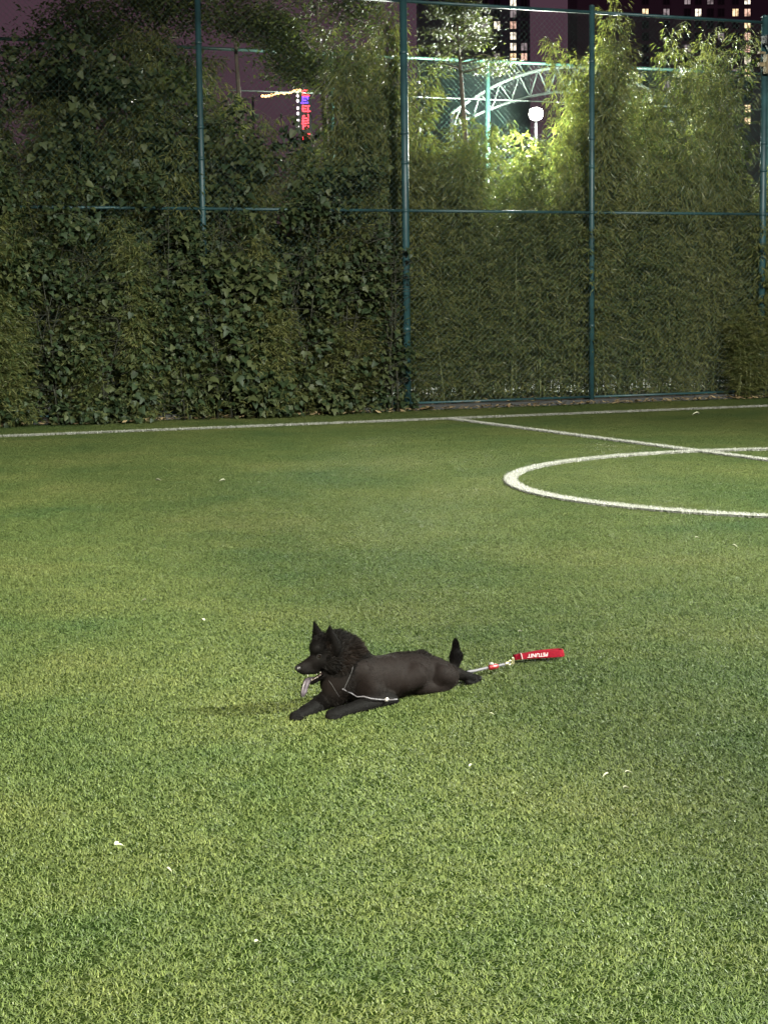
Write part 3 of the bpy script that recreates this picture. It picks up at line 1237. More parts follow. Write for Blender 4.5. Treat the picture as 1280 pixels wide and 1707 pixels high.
def shrub(u, n, H, W, label, n_obj=130, n_mass=900, seed=1, size=(.09, .17), dep=.42):
    rg = np.random.default_rng(seed)
    rd = random.Random(seed)
    p = fp(u, n, 0)
    root = thing('broadleaf_shrub', label, 'shrub', (p.x, p.y, 0), FENCE_YAW)
    mb = MB()
    tips = []
    for k in range(6):
        x = rd.uniform(-W * .3, W * .3)
        ex = x + rd.uniform(-.5, .5) * W
        pts = []
        hh = H * rd.uniform(.7, 1.0)
        for i in range(7):
            t = i / 6
            pts.append(Vector((x + (ex - x) * t ** 1.4, -.03 - dep * .2 * math.sin(t * 2.2) + .12 * math.sin(3 * t + k), hh * t - .02)))
        mb.tube(pts, [.014 * (1 - .8 * i / 6) for i in range(7)], 6)
        for i in range(1, 7):
            for _ in range(3):
                e = pts[i] + Vector((rd.uniform(-.5, .5), rd.uniform(-dep, .1), rd.uniform(-.1, .3)))
                mb.tube([pts[i], pts[i].lerp(e, .5) + Vector((0, 0, .03)), e], [.006, .004, .002], 4, caps=False)
                tips.append(e)
    mb.build('stems', M['stem'], root, True)
    # leaf places: a billowing front, thicker in clumps
    ncl = int(5.5 * H * W)
    cl = np.stack([rg.uniform(-W / 2, W / 2, ncl), rg.uniform(-dep, -.02, ncl), rg.uniform(.02, 1, ncl) ** 1.2 * H], 1)

    def places(m):
        q = cl[rg.integers(0, ncl, m)] + rg.normal(0, 1, (m, 3)) * np.array([.15, .10, .14])
        q[:, 2] = np.abs(q[:, 2]) + .03
        return q
    q = places(n_mass)
    q[:, 1] = np.minimum(q[:, 1] + .10, .35)
    out = unit(np.stack([rg.normal(0, .5, n_mass), -np.ones(n_mass), rg.normal(0, .2, n_mass)], 1))
    s, d, nn = leaf_frames(q, out, rg, n_mass)
    L = rg.uniform(size[0] * .7, size[1] * .9, n_mass)
    V, F, RN = [], [], []
    cnt = 0
    for kd in (0, 1):
        lv, lf = LEAF_V[kd]
        idx = np.where(rg.random(n_mass) < .5)[0] if kd == 0 else idx_rest
        if kd == 0:
            idx_rest = np.setdiff1d(np.arange(n_mass), idx)
        P = q[idx][:, None, :] + (s[idx][:, None, :] * lv[None, :, 0:1] + d[idx][:, None, :] * lv[None, :, 1:2] + nn[idx][:, None, :] * lv[None, :, 2:3]) * L[idx][:, None, None]
        V.append(P.reshape(-1, 3))
        F.append((np.arange(len(idx))[:, None, None] * len(lv) + lf[None]).reshape(-1, 3) + cnt)
        cnt += len(idx) * len(lv)
        RN.append(np.repeat(np.clip(rg.normal(.42, .22, len(idx)), 0, 1), len(lf)))
    me = np_mesh('foliage', np.concatenate(V), np.concatenate(F), [M['broad_leaf']], True, {'rnd': np.concatenate(RN)})
    link('foliage', me, root, kind='stuff')
    q = places(n_obj)
    q[:, 1] -= .10
    out = unit(np.stack([rg.normal(0, .5, n_obj), -np.ones(n_obj), rg.normal(0, .2, n_obj)], 1))
    s, d, nn = leaf_frames(q, out, rg, n_obj)
    for i in range(n_obj):
        Lf = rg.uniform(*size)
        o = bpy.data.objects.new('leaf', LEAF[int(rg.integers(len(LEAF)))])
        COL.objects.link(o)
        o.parent = root
        mt = Matrix((tuple(s[i]), tuple(d[i]), tuple(nn[i]))).transposed().to_4x4()
        o.matrix_local = Matrix.Translation(q[i]) @ mt @ Matrix.Scale(Lf, 4)
    return root


SHRUBS = [
    (-6.5, -.18, 3.5, 1.3, 'broad leaved shrub over the fence at the far left edge of the hedge'),
    (-5.4, -.22, 3.3, 1.3, 'dark broad leaved shrub second from the left end of the hedge'),
    (-4.4, -.26, 2.2, 1.2, 'low broad leaved shrub spilling over the kerb in front of taller foliage at left'),
    (-3.6, -.24, 3.3, 1.3, 'big leaved climbing shrub hiding the foot of the thin left fence post'),
    (-2.8, -.30, 2.3, 1.2, 'shrub with the largest palest leaves, at the middle of the left hedge'),
    (-1.9, -.22, 3.2, 1.3, 'broad leaved shrub hiding the middle rail left of the rail end'),
    (-1.0, -.20, 2.7, 1.1, 'broad leaved shrub reaching towards the thick middle post'),
    (-.35, -.12, 2.75, .6, 'small overhanging shrub just left of the thick middle post'),
]
for i, (u, n, H, W, lab) in enumerate(SHRUBS):
    big = i == 4
    shrub(u, n, H, W, lab, n_obj=150 if W > 1 else 70, n_mass=int(620 * H * W / 1.3), seed=20 + i, size=(.085, .15) if big else (.055, .12), dep=.45 if W > 1 else .25)
# taller broad leaved growth right behind the wire, rising over the left half of the fence
for i, (u, H, W, lab) in enumerate([(-6.6, 4.9, 1.7, 'tall dark broad leaved shrub rising behind the fence at the far left'), (-5.0, 5.2, 1.7, 'tallest dark broad leaved shrub behind the fence, under the purple sky at left'),
                                    (-3.75, 5.3, 1.5, 'tall dark broad leaved shrub behind the fence just left of the thin left post'), (-2.3, 4.3, 1.4, 'broad leaved shrub behind the fence just right of the thin left post'),
                                    (-.95, 4.0, 1.2, 'broad leaved shrub behind the fence below the neon sign')]):
    shrub(u, .48, H, W, lab, n_obj=130, n_mass=int(430 * H * W / 1.3), seed=60 + i, size=(.075, .15), dep=.38)
# bamboo pushing through the wire on the pitch side
for u, n, H, lab in ((-.95, -.12, 1.7, 'low bright bamboo poking out in front of the thick middle post foot'), (-1.45, -.1, 1.5, 'low bamboo poking out left of the bright one by the thick post'),
                     (-5.9, -.2, 2.2, 'low bamboo pushing through the fence at the left end'), (-4.9, -.3, 1.7, 'low yellowish bamboo pushing out between the left shrubs'),
                     (-3.2, -.34, 1.9, 'low bamboo poking out between the big leaved climber and the palest shrub'), (-2.35, -.3, 2.6, 'bamboo poking out right of the shrub with the palest leaves'),
                     (-4.0, -.3, 2.9, 'bamboo poking out in front of the left shrubs below the rail'), (-6.0, -.3, 3.0, 'bamboo poking out near the far left shrub at rail height'),
                     (5.9, -.1, 1.7, 'low bamboo hiding the foot of the thick right post'), (6.5, -.12, 1.9, 'low bamboo pushing through the fence beyond the thick right post')):
    bamboo(u, n, H, lab, sc=.8, kind=random.choice('wxyz'))


# leaf litter along the kerb and single fallen leaves on the turf
M['dry_leaf'] = leaf_mat('dry_leaf', [(0, (.05, .03, .015)), (.5, (.14, .085, .04)), (1, (.30, .23, .12))], .15, .7)
M['pale_leaf'] = simple('pale_leaf', (.36, .37, .26), .6, var=.2)


def litter():
    k = 2600
    u = RNG.uniform(-8, 9.5, k)
    n = np.where(RNG.random(k) < .62, RNG.normal(-.25, .22, k), RNG.uniform(-.1, 2.2, k))
    n = np.where(n < -1.1, -.4, n)
    B = np.array([tuple(fp(a, b_, 0)) for a, b_ in zip(u, n)])
    B[:, 2] = np.where(n < -.05, .020, .075) + RNG.random(k) * .012
    a = RNG.random(k) * 6.28
    D = np.stack([np.cos(a), np.sin(a), RNG.uniform(-.05, .3, k)], 1)
    NR = np.stack([RNG.normal(0, .4, k), RNG.normal(0, .4, k), np.ones(k)], 1)
    L = RNG.uniform(.04, .13, k)
    v, f = blades(B, D, NR, L, L * RNG.uniform(.15, .5, k), -.1)
    link('leaf_litter', np_mesh('leaf_litter', v, f, [M['dry_leaf']], False, {'rnd': RNG.random(k)}), kind='stuff')


litter()

FALLEN = [
    (335, 1033, .055, 'm', 'pale crumpled leaf on the turf left of and beyond the dog, the largest fallen one'),
    (607, 1000, .03, 's', 'small pale fallen leaf on the turf straight beyond the dog'),
    (200, 1408, .042, 'm', 'pale forked leaf lying on the turf at the lower left'),
    (432, 1570, .030, 'm', 'whitish leaf scrap lying lowest on the near turf'),
    (785, 1275, .030, 's', 'pale leaf upright on the turf below the hind legs of the dog'),
    (1008, 1292, .036, 's', 'narrow pale leaf, left one of the three fallen leaves at lower right'),
    (1048, 1287, .034, 's', 'narrow pale leaf, upper one of the three fallen leaves at lower right'),
    (1045, 1313, .034, 's', 'narrow pale leaf, lowest of the three fallen leaves at lower right'),
    (240, 1000, .034, 's', 'small pale leaf far left on the turf beyond the largest fallen leaf'),
    (868, 1052, .036, 's', 'pale fallen leaf on the turf above the red leash handle'),
    (820, 1190, .026, 's', 'small pale leaf on the turf just right of the hind paw'),
    (265, 800, .09, 's', 'pale fallen leaf far out on the left turf, the left of two'),
    (370, 801, .08, 's', 'pale fallen leaf far out on the left turf, the right of two'),
    (1225, 910, .05, 's', 'pale leaf on the turf near the right edge below the centre circle'),
    (1162, 896, .045, 's', 'pale leaf on the turf below the near arc of the centre circle'),
    (1158, 690, .16, 's', 'pale leaf lying by the far touch line between the right posts'),
    (283, 1450, .03, 's', 'thin curled leaf on the turf right of the pale forked leaf'),
]
for i, (px, py, L, kd, lab) in enumerate(FALLEN):
    p = ground(px, py, .022)
    v, f = (leaf_geo(1, .35, .2) if kd == 'm' else leaf_geo(0, .45, .25))
    L *= .62
    v = v * L * np.array([.9 if kd == 'm' else .42, 1, 1])
    v[:, 1] -= L * .5
    o = link('fallen_leaf', np_mesh('fallen_leaf', v, f, [M['pale_leaf']], True), label=lab, cat='leaf', group='fallen leaves on the turf')
    o.location = p
    o.rotation_euler = (random.uniform(-.2, .3), random.uniform(-.3, .3), random.uniform(-.6, .6) + math.pi / 2 * random.choice((1, -1)))
    if py in (1275,):
        o.rotation_euler = (.5, 0, -.5)


# ------------------------------------------------------------------ the dog
S_PX = 0.00228                       # metres per photograph pixel at the dog
YAW = R(38)
DF = Vector((-math.cos(YAW), -math.sin(YAW), 0))      # where the dog faces
DL = Vector((-math.sin(YAW), math.cos(YAW), 0))       # its far side
DL0 = 5.23


def dp(px, py, s=0.0):
    """the point at lateral offset s (metres, + = far side) of the dog's middle plane"""
    d = ray(px, py)
    o = Vector((0, 0, CAM_H))
    t = (DL0 + s - o.dot(DL)) / d.dot(DL)
    return o + d * t


# body: tapered capsules (px, py, lateral m, radius px) -> (px, py, lateral, radius px), blend px, coat, fur length m, comb
# coat 0 = clipped brown black, 1 = long black, 2 = brownish mane
BACK = -DF
PR = []


def cap(a, b, blend=8, coat=0.0, fur=0.0, comb=None, squash=None):
    p, q = dp(*a[:3]), dp(*b[:3])
    PR.append((p, q, a[3] * S_PX, b[3] * S_PX, blend * S_PX, coat, fur, comb or BACK, squash))


DOWN = Vector((0, 0, -1))
UPV = Vector((0, 0, 1))
# trunk
for a, b in zip([(566, 1131, 0, 33), (602, 1127, 0, 38), (645, 1127, 0, 38.5), (688, 1122, .005, 34), (722, 1121, .01, 29)],
                [(602, 1127, 0, 38), (645, 1127, 0, 38.5), (688, 1122, .005, 34), (722, 1121, .01, 29), (742, 1125, .01, 24)]):
    cap(a, b, 6, 0, 0)
# loin bulge / near thigh, rump, near stifle
cap((672, 1132, -.056, 21), (690, 1124, -.056, 24), 4)
cap((734, 1122, -.052, 20), (744, 1125, -.046, 21), 4)
cap((700, 1143, -.055, 12), (738, 1144, -.050, 12), 8)
# shoulder and near upper arm
cap((598, 1118, -.052, 22), (622, 1150, -.064, 17), 9)
cap((598, 1118, .052, 22), (600, 1150, .06, 17), 9, .6)
# neck, mane
cap((572, 1118, 0, 32), (553, 1090, 0, 27), 9, 1.6, .030, BACK * .8 + DOWN * .5)
cap((612, 1108, 0, 19), (596, 1103, 0, 20), 9, .7, .014, BACK)
cap((598, 1106, 0, 20), (578, 1086, 0, 20), 10, 1.9, .044, BACK * .95)
cap((583, 1118, -.05, 14), (575, 1140, -.05, 14), 9, 1.0, .014, BACK * .6 + DOWN)
cap((574, 1080, 0, 19), (559, 1068, 0, 17), 9, 1, .040, BACK * .9 + UPV * .3)
cap((563, 1130, 0, 24), (559, 1153, -.01, 20), 8, 1, .018, DOWN)
# skull, cheeks, brow, muzzle, jaw
cap((549, 1077, 0, 23), (536, 1075, 0, 19), 8, 1, .020, BACK + UPV * .3)
cap((550, 1099, -.030, 16), (550, 1099, .030, 16), 7, 1, .026, BACK + DOWN * .4)
cap((527, 1078, -.014, 9), (527, 1078, .014, 9), 9, 1, .006, BACK)
cap((534, 1096, 0, 17.5), (517, 1105, 0, 11.5), 6, .8, .004, BACK)
cap((517, 1105, 0, 11.5), (501, 1110.5, 0, 8.2), 5, .8, .003, BACK)
cap((507, 1116, -.010, 5.5), (527, 1115, -.018, 5.5), 4, 1, .003, BACK)
cap((507, 1116, .010, 5.5), (527, 1115, .018, 5.5), 4, 1, .003, BACK)
cap((543, 1117, 0, 9), (519, 1133.5, 0, 4.6), 5, 1, .005, BACK)
# far fore leg, near fore leg
cap((560, 1150, .035, 18), (546, 1165, .030, 17), 7, 1, .014, DOWN)
cap((546, 1164, .030, 17), (512, 1184, -.020, 13), 5, 1, .010, BACK + DOWN * .5)
cap((512, 1185, -.020, 13), (495, 1193, -.040, 11.5), 4, 1, .005, BACK)
cap((622, 1150, -.075, 15), (650, 1166, -.082, 11.5), 7, 1, .008, BACK)
cap((650, 1165, -.085, 14), (600, 1176.5, -.105, 13.5), 6, 1, .010, BACK + DOWN * .5)
cap((600, 1176.5, -.105, 13.5), (566, 1187, -.122, 12), 5, 1, .008, BACK)
cap((566, 1187, -.122, 12), (554, 1190.5, -.128, 11.5), 4, 1, .005, BACK)
# toes
for k, (px, py, s) in enumerate([(487, 1190, -.050), (486.5, 1195, -.064), (491, 1199, -.076), (498, 1201, -.084)]):
    cap((px + 8, py - 3, s + .006, 6), (px + 1, py - 1, s, 5.6), 1.8, 1, .003, BACK)
for k, (px, py, s) in enumerate([(547, 1187, -.128), (546, 1191.5, -.140), (550, 1195.5, -.152), (557, 1198, -.160)]):
    cap((px + 8, py - 3, s + .006, 6), (px + 1, py - 1, s, 5.6), 1.8, 1, .003, BACK)
# hind foot stretched out behind
cap((742, 1122, -.03, 14), (762, 1119, -.03, 9), 6, .7, .004, BACK)
cap((762, 1119, -.03, 9), (783, 1127, -.025, 9.5), 5, 1, .010, BACK)
for k, (px, py, s) in enumerate([(796, 1126, -.005), (799, 1130, -.018), (797, 1135, -.03), (790, 1138, -.04)]):
    cap((px - 11, py - 3, s, 5), (px, py, s, 4.2), 1.5, 1, .004, BACK)
# tail
cap((754, 1118, .02, 8), (760, 1092, .02, 11), 5, 1, .011, UPV + BACK * .1)
cap((760, 1092, .02, 11), (759, 1068, .02, 3.5), 4, 1, .016, UPV)
# ridge of longer hair along the back
cap((652, 1093, .016, 7), (700, 1092, .016, 8), 8, 1.0, .026, BACK + UPV * .3)
cap((700, 1092, .016, 8), (742, 1106, .016, 6), 8, 1.0, .026, BACK + UPV * .3)
# ears: flattened cones
cap((531, 1064, .042, 18), (518.5, 1037, .052, 3.4), 4, 1, .004, UPV, squash=.42)
cap((553, 1071, -.034, 24), (541, 1043.5, -.044, 3.4), 4, 1, .004, UPV, squash=.42)


def dog_field():
    pts = np.array([tuple(x) for p in PR for x in (p[0], p[1])])
    lo = pts.min(0) - .115
    hi = pts.max(0) + .115
    h = .0046
    dims = np.ceil((hi - lo) / h).astype(int) + 1
    fld = np.full(dims, .08, dtype=np.float32)
    ax = [lo[i] + h * np.arange(dims[i]) for i in range(3)]

    def sub(p, q, r, marg):
        mn = np.minimum(p, q) - r - marg
        mx_ = np.maximum(p, q) + r + marg
        i0 = np.clip(((mn - lo) / h).astype(int), 0, dims - 1)
        i1 = np.clip(((mx_ - lo) / h).astype(int) + 2, 1, dims)
        return i0, i1

    def capd(X, p, q, ra, rb, squash):
        if squash:
            f = np.array(tuple(DF))
            c = (p + q) / 2
            k = ((X - p) @ f) * (1 / squash - 1)
            X = X + k[..., None] * f
        pa = X - p
        ba = q - p
        t = np.clip((pa @ ba) / max(1e-9, ba @ ba), 0, 1)
        return np.linalg.norm(pa - t[..., None] * ba, axis=-1) - (ra + (rb - ra) * t)

    for p, q, ra, rb, k, *_r, squash in PR:
        p, q = np.array(tuple(p)), np.array(tuple(q))
        i0, i1 = sub(p, q, max(ra, rb), .05)
        X = np.stack(np.meshgrid(*[ax[i][i0[i]:i1[i]] for i in range(3)], indexing='ij'), -1)
        d = capd(X, p, q, ra, rb, squash)
        s = tuple(slice(i0[i], i1[i]) for i in range(3))
        o = fld[s]
        hh = np.clip(k - np.abs(o - d), 0, None) / k
        fld[s] = np.minimum(o, d) - hh * hh * k * .25
    # hollow of each ear, the gape of the mouth, eye sockets
    for a, b, ra, rb in (((530.5, 1063, .047), (518.5, 1042, .053), 8, 1.0), ((550, 1070, -.036), (541, 1048, -.043), 11.5, 1.2)):
        p, q = np.array(tuple(dp(*a) + DF * .012)), np.array(tuple(dp(*b) + DF * .007))
        i0, i1 = sub(p, q, ra * S_PX, .02)
        X = np.stack(np.meshgrid(*[ax[i][i0[i]:i1[i]] for i in range(3)], indexing='ij'), -1)
        d = capd(X, p, q, ra * S_PX, rb * S_PX, .6)
        s = tuple(slice(i0[i], i1[i]) for i in range(3))
        fld[s] = np.maximum(fld[s], -d)
    for a, b, ra, rb in (((506, 1128, 0), (534, 1120, 0), 6.0, 2.6), ((531.5, 1090.5, -.042), (533.5, 1091, -.042), 3.0, 3.0)):
        p, q = np.array(tuple(dp(*a))), np.array(tuple(dp(*b)))
        wide = .03 if b[0] == 534 else 0
        for off in np.linspace(-wide, wide, 7 if wide else 1):
            pp, qq = p + np.array(tuple(DL)) * off * .6, q + np.array(tuple(DL)) * off
            i0, i1 = sub(pp, qq, ra * S_PX, .02)
            X = np.stack(np.meshgrid(*[ax[i][i0[i]:i1[i]] for i in range(3)], indexing='ij'), -1)
            d = capd(X, pp, qq, ra * S_PX, rb * S_PX, None)
            s = tuple(slice(i0[i], i1[i]) for i in range(3))
            fld[s] = np.maximum(fld[s], -d)
    return fld, lo, h


def surface_nets(F, lo, h):
    inside = F < 0
    nx, ny, nz = F.shape
    c = np.zeros((nx - 1, ny - 1, nz - 1), dtype=np.int8)
    for dx in (0, 1):
        for dy in (0, 1):
            for dz in (0, 1):
                c += inside[dx:nx - 1 + dx, dy:ny - 1 + dy, dz:nz - 1 + dz]
    act = np.argwhere((c > 0) & (c < 8))
    idx = -np.ones(c.shape, dtype=np.int64)
    idx[tuple(act.T)] = np.arange(len(act))
    acc = np.zeros((len(act), 3))
    cnt = np.zeros(len(act))
    corners = [np.array(k) for k in np.ndindex(2, 2, 2)]
    for i, a in enumerate(corners):
        for j, b in enumerate(corners):
            if j > i and np.abs(a - b).sum() == 1:
                fa = F[tuple((act + a).T)].astype(float)
                fb = F[tuple((act + b).T)].astype(float)
                m_ = (fa < 0) != (fb < 0)
                t = np.where(m_, fa / np.where(m_, fa - fb, 1), 0)
                acc += (a + t[:, None] * (b - a)) * m_[:, None]
                cnt += m_
    V = (act + acc / cnt[:, None]) * h + lo
    quads = []
    for axis in range(3):
        e = [0, 0, 0]
        e[axis] = 1
        A = inside[:nx - e[0], :ny - e[1], :nz - e[2]]
        B = inside[e[0]:, e[1]:, e[2]:]
        E = np.argwhere(A != B)
        o1, o2 = [(1, 2), (2, 0), (0, 1)][axis]
        E = E[(E[:, o1] > 0) & (E[:, o2] > 0)]
        E = E[(E[:, o1] < F.shape[o1] - 1) & (E[:, o2] < F.shape[o2] - 1)]
        fl = inside[tuple(E.T)]
        d1, d2 = np.zeros(3, int), np.zeros(3, int)
        d1[o1] = 1
        d2[o2] = 1
        q = np.stack([idx[tuple((E - d1 - d2).T)], idx[tuple((E - d2).T)], idx[tuple(E.T)], idx[tuple((E - d1).T)]], 1)
        q[~fl] = q[~fl][:, ::-1]
        quads.append(q)
    Q = np.concatenate(quads)
    Q = Q[(Q >= 0).all(1)]
    return V, Q


def build_dog():
    F, lo, h = dog_field()
    V, Q = surface_nets(F, lo, h)
    for _ in range(2):       # relax
        acc = np.zeros_like(V)
        cn = np.zeros(len(V))
        for k in range(4):
            a, b = Q[:, k], Q[:, (k + 1) % 4]
            np.add.at(acc, a, V[b])
            np.add.at(acc, b, V[a])
            np.add.at(cn, a, 1)
            np.add.at(cn, b, 1)
        V = V * .5 + acc / cn[:, None] * .5
    V[:, 2] = np.maximum(V[:, 2], .004)
    org = Vector((-.03, 6.58, 0.008))      # sunk a little into the fibres
    root = thing('dog', 'black dog with a fluffy mane and clipped body lying on the turf, tongue out', 'dog', (org.x, org.y, 0))
    # coat, fur length and combing direction, blended from the shapes
    W = np.zeros(len(V))
    coat, fur = np.zeros(len(V)), np.zeros(len(V))
    comb = np.zeros((len(V), 3))
    for p, q, ra, rb, k, ct, fl, cb, sq in PR:
        p, q = np.array(tuple(p)), np.array(tuple(q))
        ba = q - p
        t = np.clip(((V - p) @ ba) / max(1e-9, ba @ ba), 0, 1)
        d = np.linalg.norm(V - p - t[:, None] * ba, axis=1) - (ra + (rb - ra) * t)
        w = np.exp(-np.abs(d) / .010)
        W += w
        coat += w * ct
        fur += w * fl
        comb += w[:, None] * np.array(tuple(Vector(cb).normalized()))
    coat, fur, comb = coat / W, fur / W, unit(comb)
    me = np_mesh('body', V - np.array(tuple(org)), Q, [M['coat']], True)
    a = me.attributes.new('coat', 'FLOAT', 'POINT')
    a.data.foreach_set('value', coat.astype(np.float32))
    body = link('body', me, root)
    # strands
    tri = np.concatenate([Q[:, [0, 1, 2]], Q[:, [0, 2, 3]]])
    P = V[tri]
    fn = np.cross(P[:, 1] - P[:, 0], P[:, 2] - P[:, 0])
    ar = np.linalg.norm(fn, axis=1)
    fn = unit(fn)
    lf = fur[tri].mean(1)
    dens = ar * np.where(lf > .004, 1.0 + 1.2 * (lf > .015), .6)
    k = 120000
    pick = RNG.choice(len(tri), k, p=dens / dens.sum())
    b1, b2 = RNG.random(k), RNG.random(k)
    sw = b1 + b2 > 1
    b1[sw], b2[sw] = 1 - b1[sw], 1 - b2[sw]
    base = P[pick, 0] + b1[:, None] * (P[pick, 1] - P[pick, 0]) + b2[:, None] * (P[pick, 2] - P[pick, 0])
    n = fn[pick]
    cb = comb[tri[pick]].mean(1)
    cb = unit(cb - n * (cb * n).sum(1, keepdims=True) * .7 + RNG.normal(0, .15, (k, 3)))
    L = np.maximum(lf[pick], .009) * RNG.uniform(.6, 1.25, k)
    stand = np.where(lf[pick] > .015, .42, .22)[:, None]
    d1 = unit(n * stand + cb * .8)
    d2 = unit(n * stand * .3 + cb + np.array([0, 0, -.12]))
    base = base - n * .002
    mid = base + d1 * (L * .55)[:, None]
    tip = mid + d2 * (L * .55)[:, None]
    side = unit(np.cross(d1, RNG.normal(0, 1, (k, 3))))
    w = np.where(lf[pick] > .015, .0010, .0007)[:, None]
    v = np.stack([base - side * w, base + side * w, mid + side * w * .8, mid - side * w * .8, tip], 1)
    v[..., 2] = np.maximum(v[..., 2], .006)
    v = v.reshape(-1, 3) - np.array(tuple(org))
    ids = np.arange(k)[:, None] * 5
    f = np.concatenate([ids + np.array([0, 1, 2]), ids + np.array([0, 2, 3]), ids + np.array([3, 2, 4])], 1).reshape(-1, 3)
    me = np_mesh('fur', v, f, [M['fur']], True, {'rnd': np.repeat(RNG.random(k), 3), 'coat': np.repeat(coat[tri[pick]].mean(1), 3)})
    link('fur', me, root, kind='stuff')
    bvh = BVHTree.FromPolygons([tuple(x) for x in V], [tuple(int(i) for i in q) for q in Q])

    def hit(px, py, off=0.0):
        d = ray(px, py).normalized()
        loc, nor, ix, dist = bvh.ray_cast(Vector((0, 0, CAM_H)), d)
        if loc is None:
            return None, None
        return loc + nor * off, nor
    # eyes
    for px, py in ((532.2, 1090.8),):
        loc, nor = hit(px, py)
        c = loc - nor * .002
        e = MB().ball(c - org, .0088, 12, 8).build('eye', M['eye'], root, True)
        mb = MB()
        ring = []
        t1 = nor.orthogonal().normalized()
        t2 = nor.cross(t1)
        for j in range(12):
            an = j / 12 * 6.283
            ring.append(c + nor * .0035 + t1 * math.cos(an) * .0095 + t2 * math.sin(an) * .0072 - org)
        mb.tube(ring, .0018, 6, closed=True)
        mb.build('eyelid', M['lid'], e, True)
    # the far eye mirrors it across the head
    far = dp(529, 1087, .036)
    MB().ball(far - org, .0085, 10, 7).build('eye', M['eye'], root, True)
    # nose
    c = dp(496.5, 1110.5, 0)
    mb = MB()
    ma = Matrix((tuple(DF), tuple(DL), (0, 0, 1))).transposed()
    mb.ball(c - org, .0135, 14, 10, (.85, 1.15, .82), ma)
    for sgn in (-1, 1):
        mb.ball(c - org + DL * sgn * .008 + DF * .004 + UPV * -.002, .006, 8, 6, (1, .9, .8), ma)
    mb.build('nose', M['nose'], root, True)
    # tongue hanging from the side of the mouth
    mid = [dp(523, 1125, .002), dp(516, 1127, .0), dp(512.5, 1132, -.003), dp(509.5, 1141, -.005), dp(507, 1150, -.006), dp(505, 1158, -.006)]
    wid = [.011, .0125, .0125, .0118, .0105, .005]
    vs, fs = [], []
    sd = (DF * .8 + DL * .25).normalized()
    for i, (p, w_) in enumerate(zip(mid, wid)):
        for j in range(5):
            x = (j - 2) / 2
            vs.append(p - org + sd * w_ * x + DL * (-.002 * abs(x) ** 2))
        for j in range(5):
            x = (2 - j) / 2
            vs.append(p - org + sd * w_ * x * .96 + DL * (.002 * abs(x) ** 2) + DL * .005)
    for i in range(5):
        for j in range(10):
            j2 = (j + 1) % 10
            fs.append((i * 10 + j, i * 10 + j2, i * 10 + 10 + j2, i * 10 + 10 + j))
    fs.append(tuple(range(50, 60)))
    fs.append(tuple(reversed(range(0, 10))))
    mb = MB()
    mb.add(vs, fs)
    mb.build('tongue', M['tongue'], root, True)
    # teeth along both jaws
    for px, py, s_, up, ln in [(512, 1121.5, -.017, -1, .009), (527, 1119.5, -.023, -1, .006), (533, 1116.5, -.025, -1, .006),
                               (519, 1131, -.011, 1, .009), (528.5, 1126, -.019, 1, .005), (533, 1122.5, -.021, 1, .005)]:
        p = dp(px, py, s_) - org
        MB().tube([p - DL * .004, p - DL * .004 + UPV * up * ln * .9], [.0026, .0008], 6).build('tooth', M['tooth'], root, True)
    # gum of the lower jaw
    g = [dp(x, y, s_) - org for x, y, s_ in ((537, 1119, -.021), (530, 1124.5, -.018), (523, 1129, -.013), (517.5, 1132, -.004), (518, 1131, .006))]
    MB().tube(g, .0032, 6).build('gum', M['gum'], root, True)
    # claws
    for px, py, s_ in ((801, 1127, -.003), (803, 1132, -.016), (801, 1137, -.03)):
        p = dp(px, py, s_) - org
        sg = -1 if px > 700 else 1
        p.z = max(p.z, .009)
        MB().tube([p - DF * .008 * sg, p + DF * .004 * sg, p + DF * .009 * sg - UPV * .003], [.002, .0016, .0006], 6).build('claw', M['claw'], root, True)

    # harness straps on the chest and shoulder
    def strap(pxs, w_, off=.004):
        pts = []
        for (x0, y0), (x1, y1) in zip(pxs[:-1], pxs[1:]):
            for i in range(5):
                t = i / 5
                loc, nor = hit(x0 + (x1 - x0) * t, y0 + (y1 - y0) * t, off)
                if loc is not None:
                    pts.append(loc - org)
        loc, nor = hit(*pxs[-1], off)
        if loc is not None:
            pts.append(loc - org)
        return MB().tube(pts, w_, 6)
    strap([(588, 1108), (586, 1116), (580, 1130), (573, 1146)], .0014).build('harness', M['strap'], root, True)
    strap([(549, 1131), (554, 1138), (560, 1148), (566, 1158)], .0012).build('harness', M['strap'], root, True)
    return root, org, hit


m, nt, b = new_mat('coat')
cf = attr(nt, 'coat')
c = ramp(nt, cf, [(0.0, (.0082, .0060, .0055)), (0.3, (.0052, .0040, .0037)), (0.5, (.0024, .0021, .0021)), (1.0, (.006, .0036, .0025))])
half = nd(nt, 'ShaderNodeMath', operation='MULTIPLY')
nt.links.new(cf, half.inputs[0])
half.inputs[1].default_value = .5
nt.links.new(half.outputs[0], c.node.inputs[0])
tco = nd(nt, 'ShaderNodeTexCoord').outputs['Object']
nf = noise(nt, 60, 5, .65, tco)
nt.links.new(mixc(nt, 1.0, c, ramp(nt, nf, [(.3, (.75, .75, .75)), (.7, (1.2, 1.2, 1.2))]), 'MULTIPLY'), b.inputs['Base Color'])
b.inputs['Roughness'].default_value = .7
b.inputs['Specular IOR Level'].default_value = .05
bump(nt, b, noise(nt, 320, 3, .6, tco), .35, .003)
M['coat'] = m

